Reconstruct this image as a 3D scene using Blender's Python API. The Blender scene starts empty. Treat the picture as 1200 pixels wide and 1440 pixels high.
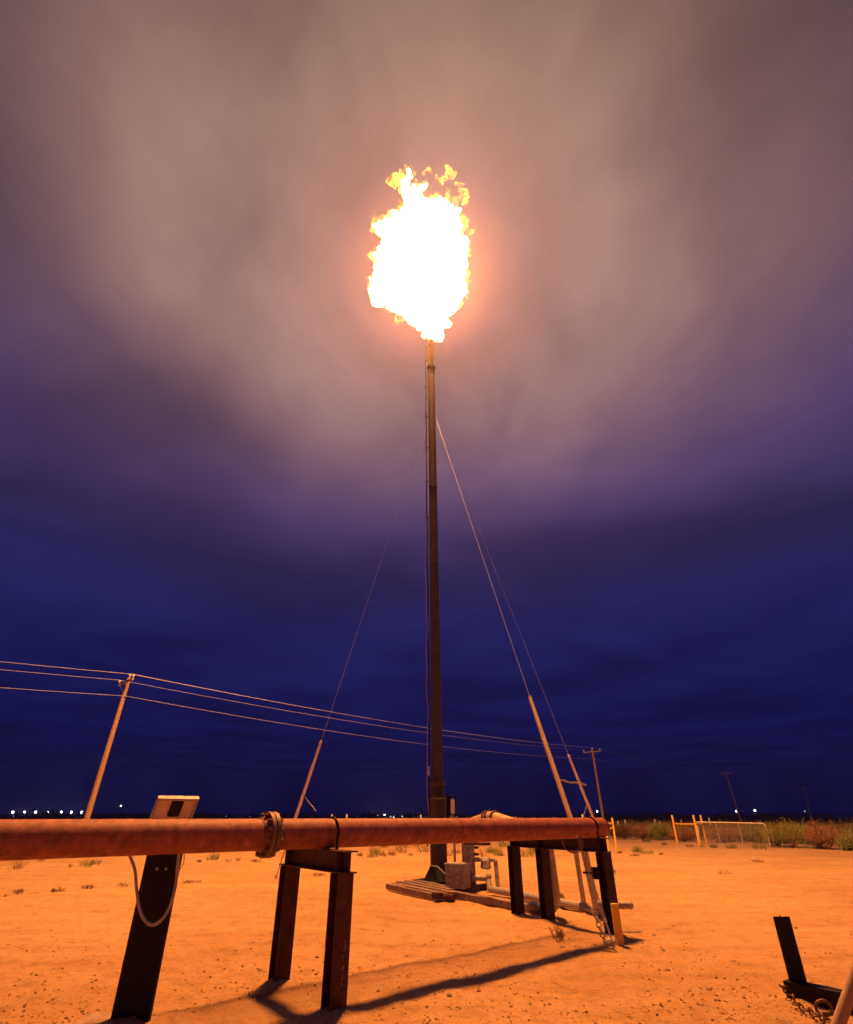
import bpy, bmesh, math, random
from mathutils import Vector, Matrix, noise
R = math.radians
random.seed(7)
scene = bpy.context.scene
COL = scene.collection

# ------------------------------------------------------------------ camera geometry (measured from the photograph)
F, PITCH, H = 757.0, R(29.5), 1.6
CP, SP = math.cos(PITCH), math.sin(PITCH)

def ray(x, y):
    u = (x - 600) / F; v = -(y - 720) / F
    return u, CP - v * SP, SP + v * CP

def G(x, y, z=0.0):                       # ground (height z) under a point of the photograph
    a, b, c = ray(x, y); t = (z - H) / c
    return Vector((a * t, b * t, z))

def A(x, y, Y):                           # a point of the photograph at distance Y
    a, b, c = ray(x, y); t = Y / b
    return Vector((a * t, Y, H + c * t))

def P(p):
    X, Y, Z = p; Z -= H
    d = Y * CP + Z * SP
    return 600 + F * X / d, 720 - F * (-Y * SP + Z * CP) / d

# ------------------------------------------------------------------ object helpers
ORIG = {}

def tag(o, label=None, cat=None, group=None, kind=None):
    if label: o['label'] = label
    if cat: o['category'] = cat
    if group: o['group'] = group
    if kind: o['kind'] = kind
    return o

def thing(name, loc, label, cat, group=None):
    o = bpy.data.objects.new(name, None)
    COL.objects.link(o); o.location = loc; o.empty_display_size = 0.2
    ORIG[o.name] = Vector(loc)
    return tag(o, label, cat, group)

def copy_tree(o, loc, parent=None):
    c = o.copy(); COL.objects.link(c)
    if parent is None: c.location = loc
    else: c.parent = parent
    for ch in list(o.children): copy_tree(ch, None, c)
    return c

def frame(d, up=(0, 0, 1)):
    d = Vector(d).normalized(); u = Vector(up)
    if abs(d.dot(u.normalized())) > 0.995: u = Vector((1, 0, 0)) if abs(d.x) < 0.9 else Vector((0, 1, 0))
    s = d.cross(u).normalized(); u = s.cross(d).normalized()
    return d, s, u

class MB:
    def __init__(s): s.v = []; s.f = []; s.sm = []
    def add(s, vs, fs, smooth=False):
        n = len(s.v); s.v += [Vector(v) for v in vs]
        s.f += [tuple(i + n for i in f) for f in fs]; s.sm += [smooth] * len(fs)
        return s
    def box(s, c, size, M=None, bev=0.0):
        hx, hy, hz = size[0] / 2, size[1] / 2, size[2] / 2
        c = Vector(c); M = M or Matrix.Identity(3)
        if bev <= 0:
            vs = [c + M @ Vector((x * hx, y * hy, z * hz)) for z in (-1, 1) for y in (-1, 1) for x in (-1, 1)]
            return s.add(vs, [(0, 2, 3, 1), (4, 5, 7, 6), (0, 1, 5, 4), (2, 6, 7, 3), (0, 4, 6, 2), (1, 3, 7, 5)])
        bm = bmesh.new(); bmesh.ops.create_cube(bm, size=1)
        for v in bm.verts: v.co = Vector((v.co.x * size[0], v.co.y * size[1], v.co.z * size[2]))
        bmesh.ops.bevel(bm, geom=bm.edges[:], offset=bev, segments=2, affect='EDGES', profile=0.5)
        bm.verts.index_update()
        s.add([c + M @ v.co for v in bm.verts], [[v.index for v in f.verts] for f in bm.faces]); bm.free()
        return s
    def bar(s, a, b, w, h, up=(0, 0, 1), bev=0.0):
        a, b = Vector(a), Vector(b); d, sd, u = frame(b - a, up)
        M = Matrix((sd, d, u)).transposed()
        return s.box((a + b) / 2, (w, (b - a).length, h), M, bev)
    def tube(s, pts, r, seg=12, caps=True, smooth=True):
        pts = [Vector(p) for p in pts]; n = len(pts)
        rr = r if isinstance(r, (list, tuple)) else [r] * n
        vs = []; up = Vector((0, 0, 1)); prev = None
        for i, p in enumerate(pts):
            d = (pts[min(i + 1, n - 1)] - pts[max(i - 1, 0)]).normalized()
            if prev is None: _, sd, u = frame(d)
            else:
                sd = prev - d * prev.dot(d)
                sd = sd.normalized() if sd.length > 1e-6 else frame(d)[1]
                u = sd.cross(d).normalized()
            prev = sd
            for k in range(seg):
                t = 2 * math.pi * k / seg
                vs.append(p + (sd * math.cos(t) + u * math.sin(t)) * rr[i])
        fs = [(i * seg + k, i * seg + (k + 1) % seg, (i + 1) * seg + (k + 1) % seg, (i + 1) * seg + k) for i in range(n - 1) for k in range(seg)]
        s.add(vs, fs, smooth)
        if caps:
            s.add(vs[:seg], [tuple(range(seg))]); s.add(vs[-seg:], [tuple(range(seg))[::-1]])
        return s
    def ring(s, c, ax, R_, r, seg=28, sub=8):
        d, sd, u = frame(ax); c = Vector(c); vs = []
        for i in range(seg):
            t = 2 * math.pi * i / seg; e = sd * math.cos(t) + u * math.sin(t)
            for k in range(sub):
                q = 2 * math.pi * k / sub
                vs.append(c + e * (R_ + r * math.cos(q)) + d * r * math.sin(q))
        fs = [(i * sub + k, i * sub + (k + 1) % sub, ((i + 1) % seg) * sub + (k + 1) % sub, ((i + 1) % seg) * sub + k) for i in range(seg) for k in range(sub)]
        return s.add(vs, fs, True)
    def ball(s, c, r, seg=10, sc=(1, 1, 1)):
        c = Vector(c); vs = []; fs = []
        for i in range(seg + 1):
            ph = math.pi * i / seg
            for k in range(seg * 2):
                t = math.pi * k / seg
                vs.append(c + Vector((math.sin(ph) * math.cos(t) * sc[0], math.sin(ph) * math.sin(t) * sc[1], math.cos(ph) * sc[2])) * r)
        m = seg * 2
        for i in range(seg):
            for k in range(m):
                fs.append((i * m + k, (i + 1) * m + k, (i + 1) * m + (k + 1) % m, i * m + (k + 1) % m))
        return s.add(vs, fs, True)
    def ibeam(s, a, b, w, h, tf, tw, up=(0, 0, 1)):           # flanges face +-up
        a, b = Vector(a), Vector(b); d, sd, u = frame(b - a, up)
        o = [(-w / 2, -h / 2), (w / 2, -h / 2), (w / 2, -h / 2 + tf), (tw / 2, -h / 2 + tf), (tw / 2, h / 2 - tf), (w / 2, h / 2 - tf),
             (w / 2, h / 2), (-w / 2, h / 2), (-w / 2, h / 2 - tf), (-tw / 2, h / 2 - tf), (-tw / 2, -h / 2 + tf), (-w / 2, -h / 2 + tf)]
        vs = [p + sd * x + u * y for p in (a, b) for x, y in o]
        fs = [(i, (i + 1) % 12, 12 + (i + 1) % 12, 12 + i) for i in range(12)]
        for k in (0, 12):
            fs += [(k, k + 1, k + 2, k + 11), (k + 2, k + 3, k + 10, k + 11), (k + 3, k + 4, k + 9, k + 10), (k + 4, k + 5, k + 8, k + 9), (k + 5, k + 6, k + 7, k + 8)]
        return s.add(vs, fs)
    def poly(s, pts, nrm, th):                                # flat plate of thickness th
        n = Vector(nrm).normalized() * th / 2; k = len(pts)
        vs = [Vector(p) + n for p in pts] + [Vector(p) - n for p in pts]
        return s.add(vs, [tuple(range(k)), tuple(range(2 * k - 1, k - 1, -1))] + [(i, i + k, (i + 1) % k + k, (i + 1) % k) for i in range(k)])
    def build(s, name, mat, parent=None, origin=None, fix=True):
        off = Vector((0, 0, 0))
        if parent is not None: off = ORIG[parent.name]
        elif origin is not None: off = Vector(origin)
        me = bpy.data.meshes.new(name)
        me.from_pydata([v - off for v in s.v], [], s.f)
        me.polygons.foreach_set('use_smooth', s.sm)
        if fix:
            bm = bmesh.new(); bm.from_mesh(me); bmesh.ops.recalc_face_normals(bm, faces=bm.faces[:]); bm.to_mesh(me); bm.free()
        me.update(); me.materials.append(mat)
        o = bpy.data.objects.new(name, me); COL.objects.link(o)
        if parent is not None: o.parent = parent; ORIG[o.name] = off
        else: o.location = off; ORIG[o.name] = off
        return o

# ------------------------------------------------------------------ materials
def ramp(N, stops, x, y):
    r = N.new('ShaderNodeValToRGB'); r.location = (x, y); e = r.color_ramp.elements
    while len(e) > 1: e.remove(e[-1])
    e[0].position, e[0].color = stops[0][0], (*stops[0][1], 1)
    for p, c in stops[1:]:
        n = e.new(p); n.color = (*c, 1)
    return r

def mat(name, c1, c2=None, scale=8, rough=0.6, metal=0.0, bump=0.0, detail=6, c3=None, spread=(0.35, 0.7)):
    m = bpy.data.materials.new(name); m.use_nodes = True
    N, L = m.node_tree.nodes, m.node_tree.links; b = N['Principled BSDF']
    b.inputs['Roughness'].default_value = rough; b.inputs['Metallic'].default_value = metal
    if c2 is None: b.inputs['Base Color'].default_value = (*c1, 1)
    else:
        tc = N.new('ShaderNodeTexCoord'); nz = N.new('ShaderNodeTexNoise')
        nz.inputs['Scale'].default_value = scale; nz.inputs['Detail'].default_value = detail; nz.inputs['Roughness'].default_value = 0.65
        L.new(tc.outputs['Object'], nz.inputs['Vector'])
        st = [(spread[0], c1), (spread[1], c2)] + ([(min(spread[1] + 0.1, 0.98), c3)] if c3 else [])
        rp = ramp(N, st, 0, 0); L.new(nz.outputs['Fac'], rp.inputs['Fac']); L.new(rp.outputs['Color'], b.inputs['Base Color'])
        n2 = N.new('ShaderNodeTexNoise'); n2.inputs['Scale'].default_value = scale * 6; n2.inputs['Detail'].default_value = 4
        L.new(tc.outputs['Object'], n2.inputs['Vector'])
        mr = N.new('ShaderNodeMapRange'); mr.inputs['To Min'].default_value = max(0.05, rough - 0.12); mr.inputs['To Max'].default_value = min(1, rough + 0.15)
        L.new(n2.outputs['Fac'], mr.inputs['Value']); L.new(mr.outputs['Result'], b.inputs['Roughness'])
        if bump:
            bp = N.new('ShaderNodeBump'); bp.inputs['Strength'].default_value = bump; bp.inputs['Distance'].default_value = 0.01
            L.new(n2.outputs['Fac'], bp.inputs['Height']); L.new(bp.outputs['Normal'], b.inputs['Normal'])
    return m

def emit(name, c, s):
    m = bpy.data.materials.new(name); m.use_nodes = True
    N, L = m.node_tree.nodes, m.node_tree.links; N.clear()
    o = N.new('ShaderNodeOutputMaterial'); e = N.new('ShaderNodeEmission')
    e.inputs['Color'].default_value = (*c, 1); e.inputs['Strength'].default_value = s
    L.new(e.outputs[0], o.inputs['Surface']); return m

M = {
 'rust_pipe': mat('rusted red pipe', (0.155, 0.043, 0.030), (0.33, 0.094, 0.058), 11, 0.65, 0, 0.25, detail=12, c3=(0.40, 0.17, 0.10), spread=(0.33, 0.60)),
 'rust_flange': mat('rusted flange', (0.10, 0.055, 0.035), (0.22, 0.11, 0.065), 14, 0.5, 0.2, 0.4),
 'beam': mat('dark rusted beam', (0.055, 0.022, 0.018), (0.12, 0.042, 0.03), 9, 0.55, 0.0, 0.3),
 'beam_dark': mat('dark painted steel', (0.026, 0.014, 0.012), (0.060, 0.026, 0.020), 9, 0.5, 0.0, 0.2),
 'black': mat('black painted steel', (0.010, 0.009, 0.011), (0.020, 0.016, 0.017), 6, 0.5, 0, 0.2),
 'stack': mat('sooty stack steel', (0.034, 0.027, 0.027), (0.070, 0.052, 0.048), 4, 0.65, 0.0, 0.25),
 'soot': mat('sooty burner tip', (0.012, 0.010, 0.010), (0.03, 0.024, 0.022), 6, 0.9),
 'galv': mat('galvanised grey', (0.30, 0.29, 0.28), (0.48, 0.46, 0.44), 14, 0.5, 0.15, 0.2),
 'grey_pipe': mat('weathered grey pipe', (0.28, 0.25, 0.22), (0.50, 0.45, 0.40), 16, 0.55, 0.1, 0.3),
 'dark_vessel': mat('mottled vessel', (0.17, 0.15, 0.145), (0.48, 0.44, 0.42), 12, 0.55, 0.1, 0.35),
 'tan_pipe': mat('tan wrapped pipe', (0.42, 0.33, 0.24), (0.58, 0.46, 0.33), 6, 0.7, 0, 0.2),
 'rust_wood': mat('skid steel and timber', (0.17, 0.115, 0.09), (0.34, 0.23, 0.175), 10, 0.75, 0, 0.5),
 'wood': mat('weathered pole wood', (0.30, 0.20, 0.13), (0.46, 0.32, 0.21), 7, 0.8, 0, 0.5),
 'wire': mat('bare wire', (0.62, 0.62, 0.70), (0.74, 0.74, 0.80), 3, 0.5, 0.0),
 'guy': mat('galvanised strand', (0.38, 0.38, 0.42), (0.50, 0.50, 0.54), 20, 0.6, 0.0),
 'guard': mat('pale guy guard', (0.70, 0.62, 0.52), (0.82, 0.74, 0.64), 3, 0.45),
 'guard_yellow': mat('yellow guy guard', (0.72, 0.55, 0.22), (0.82, 0.66, 0.36), 3, 0.45),
 'yellow': mat('yellow paint', (0.78, 0.46, 0.03), (0.88, 0.56, 0.06), 9, 0.45, 0, 0.1, c3=(0.6, 0.33, 0.06)),
 'white': mat('white paint', (0.74, 0.72, 0.68), (0.84, 0.82, 0.78), 6, 0.5),
 'panel': mat('panel backing', (0.66, 0.62, 0.55), (0.80, 0.76, 0.68), 12, 0.6),
 'panel_frame': mat('panel aluminium', (0.36, 0.35, 0.33), (0.46, 0.45, 0.43), 16, 0.5, 0.0),
 'rubber': mat('cable jacket', (0.10, 0.075, 0.06), (0.17, 0.13, 0.10), 20, 0.4),
 'fade_cable': mat('flexible conduit', (0.34, 0.29, 0.24), (0.46, 0.40, 0.34), 20, 0.35),
 'chalk': mat('chalk paint', (0.30, 0.25, 0.14), (0.55, 0.47, 0.28), 60, 0.8),
 'concrete': mat('old concrete', (0.36, 0.33, 0.28), (0.50, 0.46, 0.40), 12, 0.85, 0, 0.4),
 'rock': mat('caliche stone', (0.24, 0.16, 0.11), (0.44, 0.33, 0.24), 9, 0.9, 0, 0.5),
 'crumb': mat('dark crumbs of soil', (0.22, 0.12, 0.06), (0.46, 0.28, 0.14), 3, 0.95, 0, 0.3),
 'dry': mat('dry grass', (0.26, 0.15, 0.06), (0.42, 0.27, 0.12), 5, 0.8),
 'green': mat('weed green', (0.09, 0.13, 0.035), (0.20, 0.25, 0.07), 4, 0.7),
 'olive': mat('olive weed', (0.17, 0.20, 0.05), (0.32, 0.34, 0.09), 3, 0.7),
 'pink': mat('red dry tumbleweed', (0.24, 0.125, 0.075), (0.40, 0.22, 0.13), 3, 0.8),
 'brownweed': mat('brown twigs', (0.10, 0.055, 0.03), (0.22, 0.12, 0.06), 5, 0.85),
 'far': mat('dark mesquite', (0.03, 0.028, 0.018), (0.06, 0.05, 0.03), 0.2, 0.9),
 'far_roof': mat('distant pole steel', (0.2, 0.2, 0.2), (0.3, 0.3, 0.3), 3, 0.6),
}

for k_ in ('black', 'beam', 'beam_dark'): M[k_].node_tree.nodes['Principled BSDF'].inputs['Specular IOR Level'].default_value = 0.18

def ground_mat():
    m = bpy.data.materials.new('caliche ground'); m.use_nodes = True
    N, L = m.node_tree.nodes, m.node_tree.links; b = N['Principled BSDF']; b.inputs['Roughness'].default_value = 0.95
    b.inputs['Specular IOR Level'].default_value = 0.15
    tc = N.new('ShaderNodeTexCoord')
    def nz(scale, det, rough=0.6, stretch=None):
        n = N.new('ShaderNodeTexNoise'); n.inputs['Scale'].default_value = scale; n.inputs['Detail'].default_value = det; n.inputs['Roughness'].default_value = rough
        if stretch:
            mp = N.new('ShaderNodeMapping'); mp.inputs['Scale'].default_value = stretch; mp.inputs['Rotation'].default_value = (0, 0, R(-38))
            L.new(tc.outputs['Object'], mp.inputs['Vector']); L.new(mp.outputs[0], n.inputs['Vector'])
        else: L.new(tc.outputs['Object'], n.inputs['Vector'])
        return n
    def mix(t, a, bb, fac):
        x = N.new('ShaderNodeMix'); x.data_type = 'RGBA'; x.blend_type = t
        for s, v in ((6, a), (7, bb), (0, fac)):
            if isinstance(v, (int, float)): x.inputs[s].default_value = v
            elif isinstance(v, tuple): x.inputs[s].default_value = (*v, 1)
            else: L.new(v, x.inputs[s])
        return x.outputs[2]
    big = ramp(N, [(0.3, (0.43, 0.260, 0.125)), (0.52, (0.53, 0.325, 0.165)), (0.75, (0.59, 0.375, 0.20))], 0, 0)
    L.new(nz(0.22, 8, 0.62).outputs['Fac'], big.inputs['Fac'])
    med = ramp(N, [(0.28, (0.62, 0.60, 0.58)), (0.5, (1, 1, 1)), (0.8, (1.12, 1.1, 1.08))], 0, 0)
    L.new(nz(2.6, 9, 0.72).outputs['Fac'], med.inputs['Fac'])
    c = mix('MULTIPLY', big.outputs[0], med.outputs[0], 0.95)
    fine = ramp(N, [(0.30, (0.55, 0.50, 0.46)), (0.46, (1, 1, 1)), (0.72, (1.1, 1.1, 1.1))], 0, 0)
    L.new(nz(26, 6, 0.75).outputs['Fac'], fine.inputs['Fac'])
    c = mix('MULTIPLY', c, fine.outputs[0], 0.95)
    st = ramp(N, [(0.36, (0.78, 0.74, 0.70)), (0.55, (1, 1, 1))], 0, 0)
    L.new(nz(0.9, 5, 0.6, (0.25, 1.6, 1)).outputs['Fac'], st.inputs['Fac'])
    c = mix('MULTIPLY', c, st.outputs[0], 0.55)
    sp = ramp(N, [(0.30, (0.42, 0.36, 0.33)), (0.40, (1, 1, 1))], 0, 0); L.new(nz(48, 4, 0.7).outputs['Fac'], sp.inputs['Fac'])
    spm = ramp(N, [(0.42, (0, 0, 0)), (0.62, (1, 1, 1))], 0, 0); L.new(nz(0.55, 4, 0.6).outputs['Fac'], spm.inputs['Fac'])
    c = mix('MULTIPLY', c, sp.outputs[0], spm.outputs[0])
    cl_ = ramp(N, [(0.28, (0.55, 0.47, 0.42)), (0.44, (0.97, 0.96, 0.95)), (0.7, (1.08, 1.08, 1.08))], 0, 0); L.new(nz(8, 5, 0.7).outputs['Fac'], cl_.inputs['Fac'])
    c = mix('MULTIPLY', c, cl_.outputs[0], .8)
    # faint second pipe shadow, painted into the soil colour as a dark strip
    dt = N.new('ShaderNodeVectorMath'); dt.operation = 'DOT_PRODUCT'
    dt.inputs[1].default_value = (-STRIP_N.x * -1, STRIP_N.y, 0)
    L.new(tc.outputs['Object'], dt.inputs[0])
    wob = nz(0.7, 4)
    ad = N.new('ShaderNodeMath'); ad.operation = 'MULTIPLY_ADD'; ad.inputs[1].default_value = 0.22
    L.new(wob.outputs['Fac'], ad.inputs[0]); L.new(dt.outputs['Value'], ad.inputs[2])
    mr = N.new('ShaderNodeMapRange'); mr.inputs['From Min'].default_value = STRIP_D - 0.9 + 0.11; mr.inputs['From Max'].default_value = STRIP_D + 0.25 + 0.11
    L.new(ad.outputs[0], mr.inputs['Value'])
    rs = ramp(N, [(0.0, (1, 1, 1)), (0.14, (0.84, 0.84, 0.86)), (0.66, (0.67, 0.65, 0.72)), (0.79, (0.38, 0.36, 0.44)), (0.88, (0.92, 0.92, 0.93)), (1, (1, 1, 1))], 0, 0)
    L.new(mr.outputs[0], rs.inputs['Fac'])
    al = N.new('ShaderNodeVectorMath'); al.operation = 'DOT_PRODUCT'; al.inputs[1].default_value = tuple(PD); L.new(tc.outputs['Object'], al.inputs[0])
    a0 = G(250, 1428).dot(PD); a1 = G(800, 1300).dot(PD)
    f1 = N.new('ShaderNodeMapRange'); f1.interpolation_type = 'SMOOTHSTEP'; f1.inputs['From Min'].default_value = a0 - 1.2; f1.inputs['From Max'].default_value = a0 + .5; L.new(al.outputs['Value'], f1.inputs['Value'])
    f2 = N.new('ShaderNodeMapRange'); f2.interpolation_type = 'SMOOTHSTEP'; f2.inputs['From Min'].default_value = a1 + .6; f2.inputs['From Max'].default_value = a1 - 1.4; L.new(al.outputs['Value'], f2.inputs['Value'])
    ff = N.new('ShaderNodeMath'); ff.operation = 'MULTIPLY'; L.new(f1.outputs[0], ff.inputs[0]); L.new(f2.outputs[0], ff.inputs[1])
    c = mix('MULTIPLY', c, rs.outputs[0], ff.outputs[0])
    fa = N.new('ShaderNodeVectorMath'); fa.operation = 'LENGTH'; L.new(tc.outputs['Object'], fa.inputs[0])     # soil colour lightened with distance to make up for the flame's light falloff
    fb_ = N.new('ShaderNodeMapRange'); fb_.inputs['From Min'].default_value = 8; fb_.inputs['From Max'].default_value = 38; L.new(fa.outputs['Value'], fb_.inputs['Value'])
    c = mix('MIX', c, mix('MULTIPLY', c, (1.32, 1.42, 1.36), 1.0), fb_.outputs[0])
    # scrub-covered plain beyond the graded pad
    ln = N.new('ShaderNodeVectorMath'); ln.operation = 'LENGTH'; L.new(tc.outputs['Object'], ln.inputs[0])
    fr = N.new('ShaderNodeMapRange'); fr.inputs['From Min'].default_value = 60; fr.inputs['From Max'].default_value = 110
    L.new(ln.outputs['Value'], fr.inputs['Value'])
    c = mix('MIX', c, (0.075, 0.055, 0.035), fr.outputs[0])
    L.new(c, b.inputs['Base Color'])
    bp = N.new('ShaderNodeBump'); bp.inputs['Strength'].default_value = 0.9; bp.inputs['Distance'].default_value = 0.04
    L.new(nz(16, 8, 0.7).outputs['Fac'], bp.inputs['Height'])
    b2 = N.new('ShaderNodeBump'); b2.inputs['Strength'].default_value = 0.5; b2.inputs['Distance'].default_value = 0.01
    L.new(nz(70, 4, 0.7).outputs['Fac'], b2.inputs['Height']); L.new(bp.outputs['Normal'], b2.inputs['Normal'])
    L.new(b2.outputs['Normal'], b.inputs['Normal'])
    return m

# ------------------------------------------------------------------ layout
PR, PZ = 0.145, 1.435                                  # pipe radius, axis height
P0 = Vector((-1.1, 7.12, PZ)); PD = Vector((1, 0.866, 0)).normalized()     # main pipe axis
ND = Vector((PD.y, -PD.x, 0))                          # horizontal normal of the pipe, towards the camera side
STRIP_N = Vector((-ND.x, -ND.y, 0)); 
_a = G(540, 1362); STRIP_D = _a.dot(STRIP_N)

def pipe_at(px, dz=0.0):                               # point of the pipe axis seen at picture column px
    u = (px - 600) / F
    # P0.x + s*dx = u*((P0.y + s*dy)*CP + (PZ-H)*SP)
    s = (u * (P0.y * CP + (PZ - H) * SP) - P0.x) / (PD.x - u * PD.y * CP)
    return P0 + PD * s

# ------------------------------------------------------------------ ground
FEET = [G(392, 1380), G(469, 1420), G(729, 1287), G(767, 1296), G(864, 1314), G(181, 1440), G(874, 1333), G(1130, 1408)]
def gz(x, y):
    r = math.hypot(x, y)
    k = min(1.0, r / 4)
    z = 0.030 * noise.fractal(Vector((x * 0.35, y * 0.35, 1.7)), 1.0, 2.1, 4) + (0.020 * noise.fractal(Vector((x * 2.4, y * 2.4, 5.1)), 0.8, 2.1, 5) if r < 30 else 0.0)
    if r > 40: z += 0.25 * min(1, (r - 40) / 60) * noise.noise(Vector((x * 0.03, y * 0.03, 9)))
    if r < 16:                             # soil heaped against the feet of posts
        for f_ in FEET:
            d2 = (x - f_.x) ** 2 + (y - f_.y) ** 2
            if d2 < .5: z += 0.055 * math.exp(-d2 / 0.035)
    return z * k - 0.012
mb = MB(); NRR = 380
ANG = [R(-50) + R(100) * i / 460 for i in range(460)] + [R(50) + R(260) * i / 90 for i in range(90)]; NA = len(ANG)
q = (560 / 0.5) ** (1 / (NRR - 1))
vs = [Vector((0, 0, -0.01))]
for i in range(NRR):
    r = 0.5 * q ** i
    for t in ANG:
        x, y = r * math.sin(t), r * math.cos(t)
        vs.append(Vector((x, y, gz(x, y))))
fs = [(0, 1 + (k + 1) % NA, 1 + k) for k in range(NA)]
for i in range(NRR - 1):
    for k in range(NA):
        a = 1 + i * NA; b = a + NA; k2 = (k + 1) % NA
        fs.append((a + k, a + k2, b + k2, b + k))
mb.add(vs, fs, True)
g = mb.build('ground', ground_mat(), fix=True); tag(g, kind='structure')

# crumbs and pebbles strewn over the graded dirt
def rock_into(mb, c, r, rnd, flat=0.65):
    t = (1 + 5 ** 0.5) / 2
    base = [(-1, t, 0), (1, t, 0), (-1, -t, 0), (1, -t, 0), (0, -1, t), (0, 1, t), (0, -1, -t), (0, 1, -t), (t, 0, -1), (t, 0, 1), (-t, 0, -1), (-t, 0, 1)]
    fs = [(0, 11, 5), (0, 5, 1), (0, 1, 7), (0, 7, 10), (0, 10, 11), (1, 5, 9), (5, 11, 4), (11, 10, 2), (10, 7, 6), (7, 1, 8), (3, 9, 4), (3, 4, 2), (3, 2, 6), (3, 6, 8), (3, 8, 9), (4, 9, 5), (2, 4, 11), (6, 2, 10), (8, 6, 7), (9, 8, 1)]
    a = rnd.random() * 6.28; ca, sa = math.cos(a), math.sin(a); sx = rnd.uniform(0.7, 1.3)
    vs = []
    for v in base:
        w = Vector(v) * (r / 1.9 * rnd.uniform(0.75, 1.25)); w.x *= sx; w.z *= flat
        vs.append(Vector(c) + Vector((w.x * ca - w.y * sa, w.x * sa + w.y * ca, w.z)))
    mb.add(vs, fs)
rnd = random.Random(3); mb = MB(); n = 0
while n < 6500:
    px, py = rnd.uniform(-60, 1260), 1440 + 40 - 250 * rnd.random() ** 1.6
    p = G(px, py)
    if noise.noise(Vector((p.x * 0.8, p.y * 0.8, 2))) + rnd.uniform(-0.45, 0.45) < 0.05: continue
    r = 0.005 + 0.014 * rnd.random() ** 5
    rock_into(mb, (p.x, p.y, gz(p.x, p.y) + r * 0.15), r, rnd); n += 1
tag(mb.build('pebbles', M['crumb'], fix=False), kind='stuff', label='tiny stones and crumbs of soil strewn over the graded dirt', cat='pebbles')

# ------------------------------------------------------------------ flare stack
SX, SY = 0.33, 17.0
def sx(z): return SX - 0.0072 * z                     # it leans a hair to the left
st = thing('flare_stack', (SX, SY, 0), 'tall slender dark steel flare stack burning at its tip', 'flare stack')
def S(z, dx=0, dy=0): return Vector((sx(z) + dx, SY + dy, z))
zr0 = A(616, 1124, SY).z; zr1 = A(616, 1106, SY).z; zc = A(616, 1100, SY).z
ztop = A(606, 480, SY).z
mb = MB(); mb.tube([S(0.02), S(zr0)], 0.225, 28); mb.ring(S(zr0), (0, 0, 1), 0.228, 0.018); mb.ring(S(1.2), (0, 0, 1), 0.226, 0.008)
mb.build('lower_pipe', M['stack'], st)
mb = MB(); mb.tube([S(zr0 + 0.005), S(zr0 + 0.10), S(zr1)], [0.222, 0.20, 0.178], 28); mb.build('reducer', M['stack'], st)
mb = MB(); mb.tube([S(zr1 + 0.002), S(zc)], 0.215, 28); mb.tube([S(zc + 0.004), S(zc + 0.05)], 0.205, 28)
for k in range(12):
    t = k * math.pi / 6; mb.tube([S(zr1 - 0.03, 0.192 * math.cos(t), 0.192 * math.sin(t)), S(zc + 0.09, 0.192 * math.cos(t), 0.192 * math.sin(t))], 0.014, 6)
mb.build('flange', M['stack'], st)
mb = MB(); mb.tube([S(zc + 0.055), S(9), S(14), S(ztop - 1.6)], [0.158, 0.150, 0.146, 0.142], 28)
for z in (6.1, 9.2, 12.3): mb.ring(S(z), (0, 0, 1), 0.160, 0.010)
mb.build('upper_pipe', M['stack'], st)
mb = MB(); mb.tube([S(ztop - 1.59), S(ztop - 0.02)], 0.140, 28); mb.tube([S(ztop - 0.30), S(ztop)], 0.155, 28, caps=False); mb.ring(S(ztop - 1.58), (0, 0, 1), 0.165, 0.025)
mb.build('burner_tip', M['soot'], st)
# pilot gas line and igniter conduit up the left side
mb = MB(); pts = [S(0.9 + i * (ztop - 0.3 - 0.9) / 40, -0.235 + 0.012 * math.sin(i * 1.3), -0.05) for i in range(41)]
pts[0] = S(0.9, -0.30, -0.05); mb.tube(pts, 0.020, 8); mb.build('pilot_line', M['black'], st)
mb = MB(); pts = [S(1.0 + i * (ztop - 3 - 1.0) / 60, -0.275 + 0.03 * math.sin(i * 0.9) * math.sin(i * 0.37), -0.08) for i in range(61)]
mb.tube(pts, 0.010, 6); mb.build('igniter_cable', M['fade_cable'], st)
mb = MB()
for i in range(11):
    z = 3.2 + i * 1.55; mb = MB(); mb.bar(S(z, -0.16, -0.05), S(z, -0.29, -0.07), 0.03, 0.03); mb.build('line_bracket', M['beam'], st)
mb = MB(); mb.box(A(604, 1085, SY) + Vector((-0.02, -0.1, 0)), (0.07, 0.06, 0.22), bev=0.008); mb.build('junction_box', M['galv'], st)
mb = MB(); zt = A(606, 1218, SY).z
for t in (R(20), R(110), R(200), R(290)):
    d = Vector((math.cos(t), math.sin(t), 0)); n = Vector((-d.y, d.x, 0)); b = Vector((SX, SY, 0.03)); mb = MB()
    mb.poly([b + d * 0.22, b + d * 0.40, b + d * 0.30 + Vector((0, 0, 0.28)), b + d * 0.225 + Vector((0, 0, zt))], n, 0.02)
    mb.build('gusset', M['black'], st)
mb = MB(); mb.tube([(SX, SY, 0.16), (SX - 0.002, SY, zt)], [0.40, 0.232], 28, caps=False); mb.box((SX, SY, 0.145), (0.95, 0.95, 0.03), Matrix.Rotation(R(33), 3, 'Z'))
mb.build('base_skirt', M['black'], st)
mb = MB(); mb.tube([S(zt + 0.02, -0.24, -0.10), (SX - 0.05, SY - 0.42, 0.48), A(637, 1240, 16.3)], 0.014, 6); mb.build('tie_cable', M['fade_cable'], st)

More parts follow.
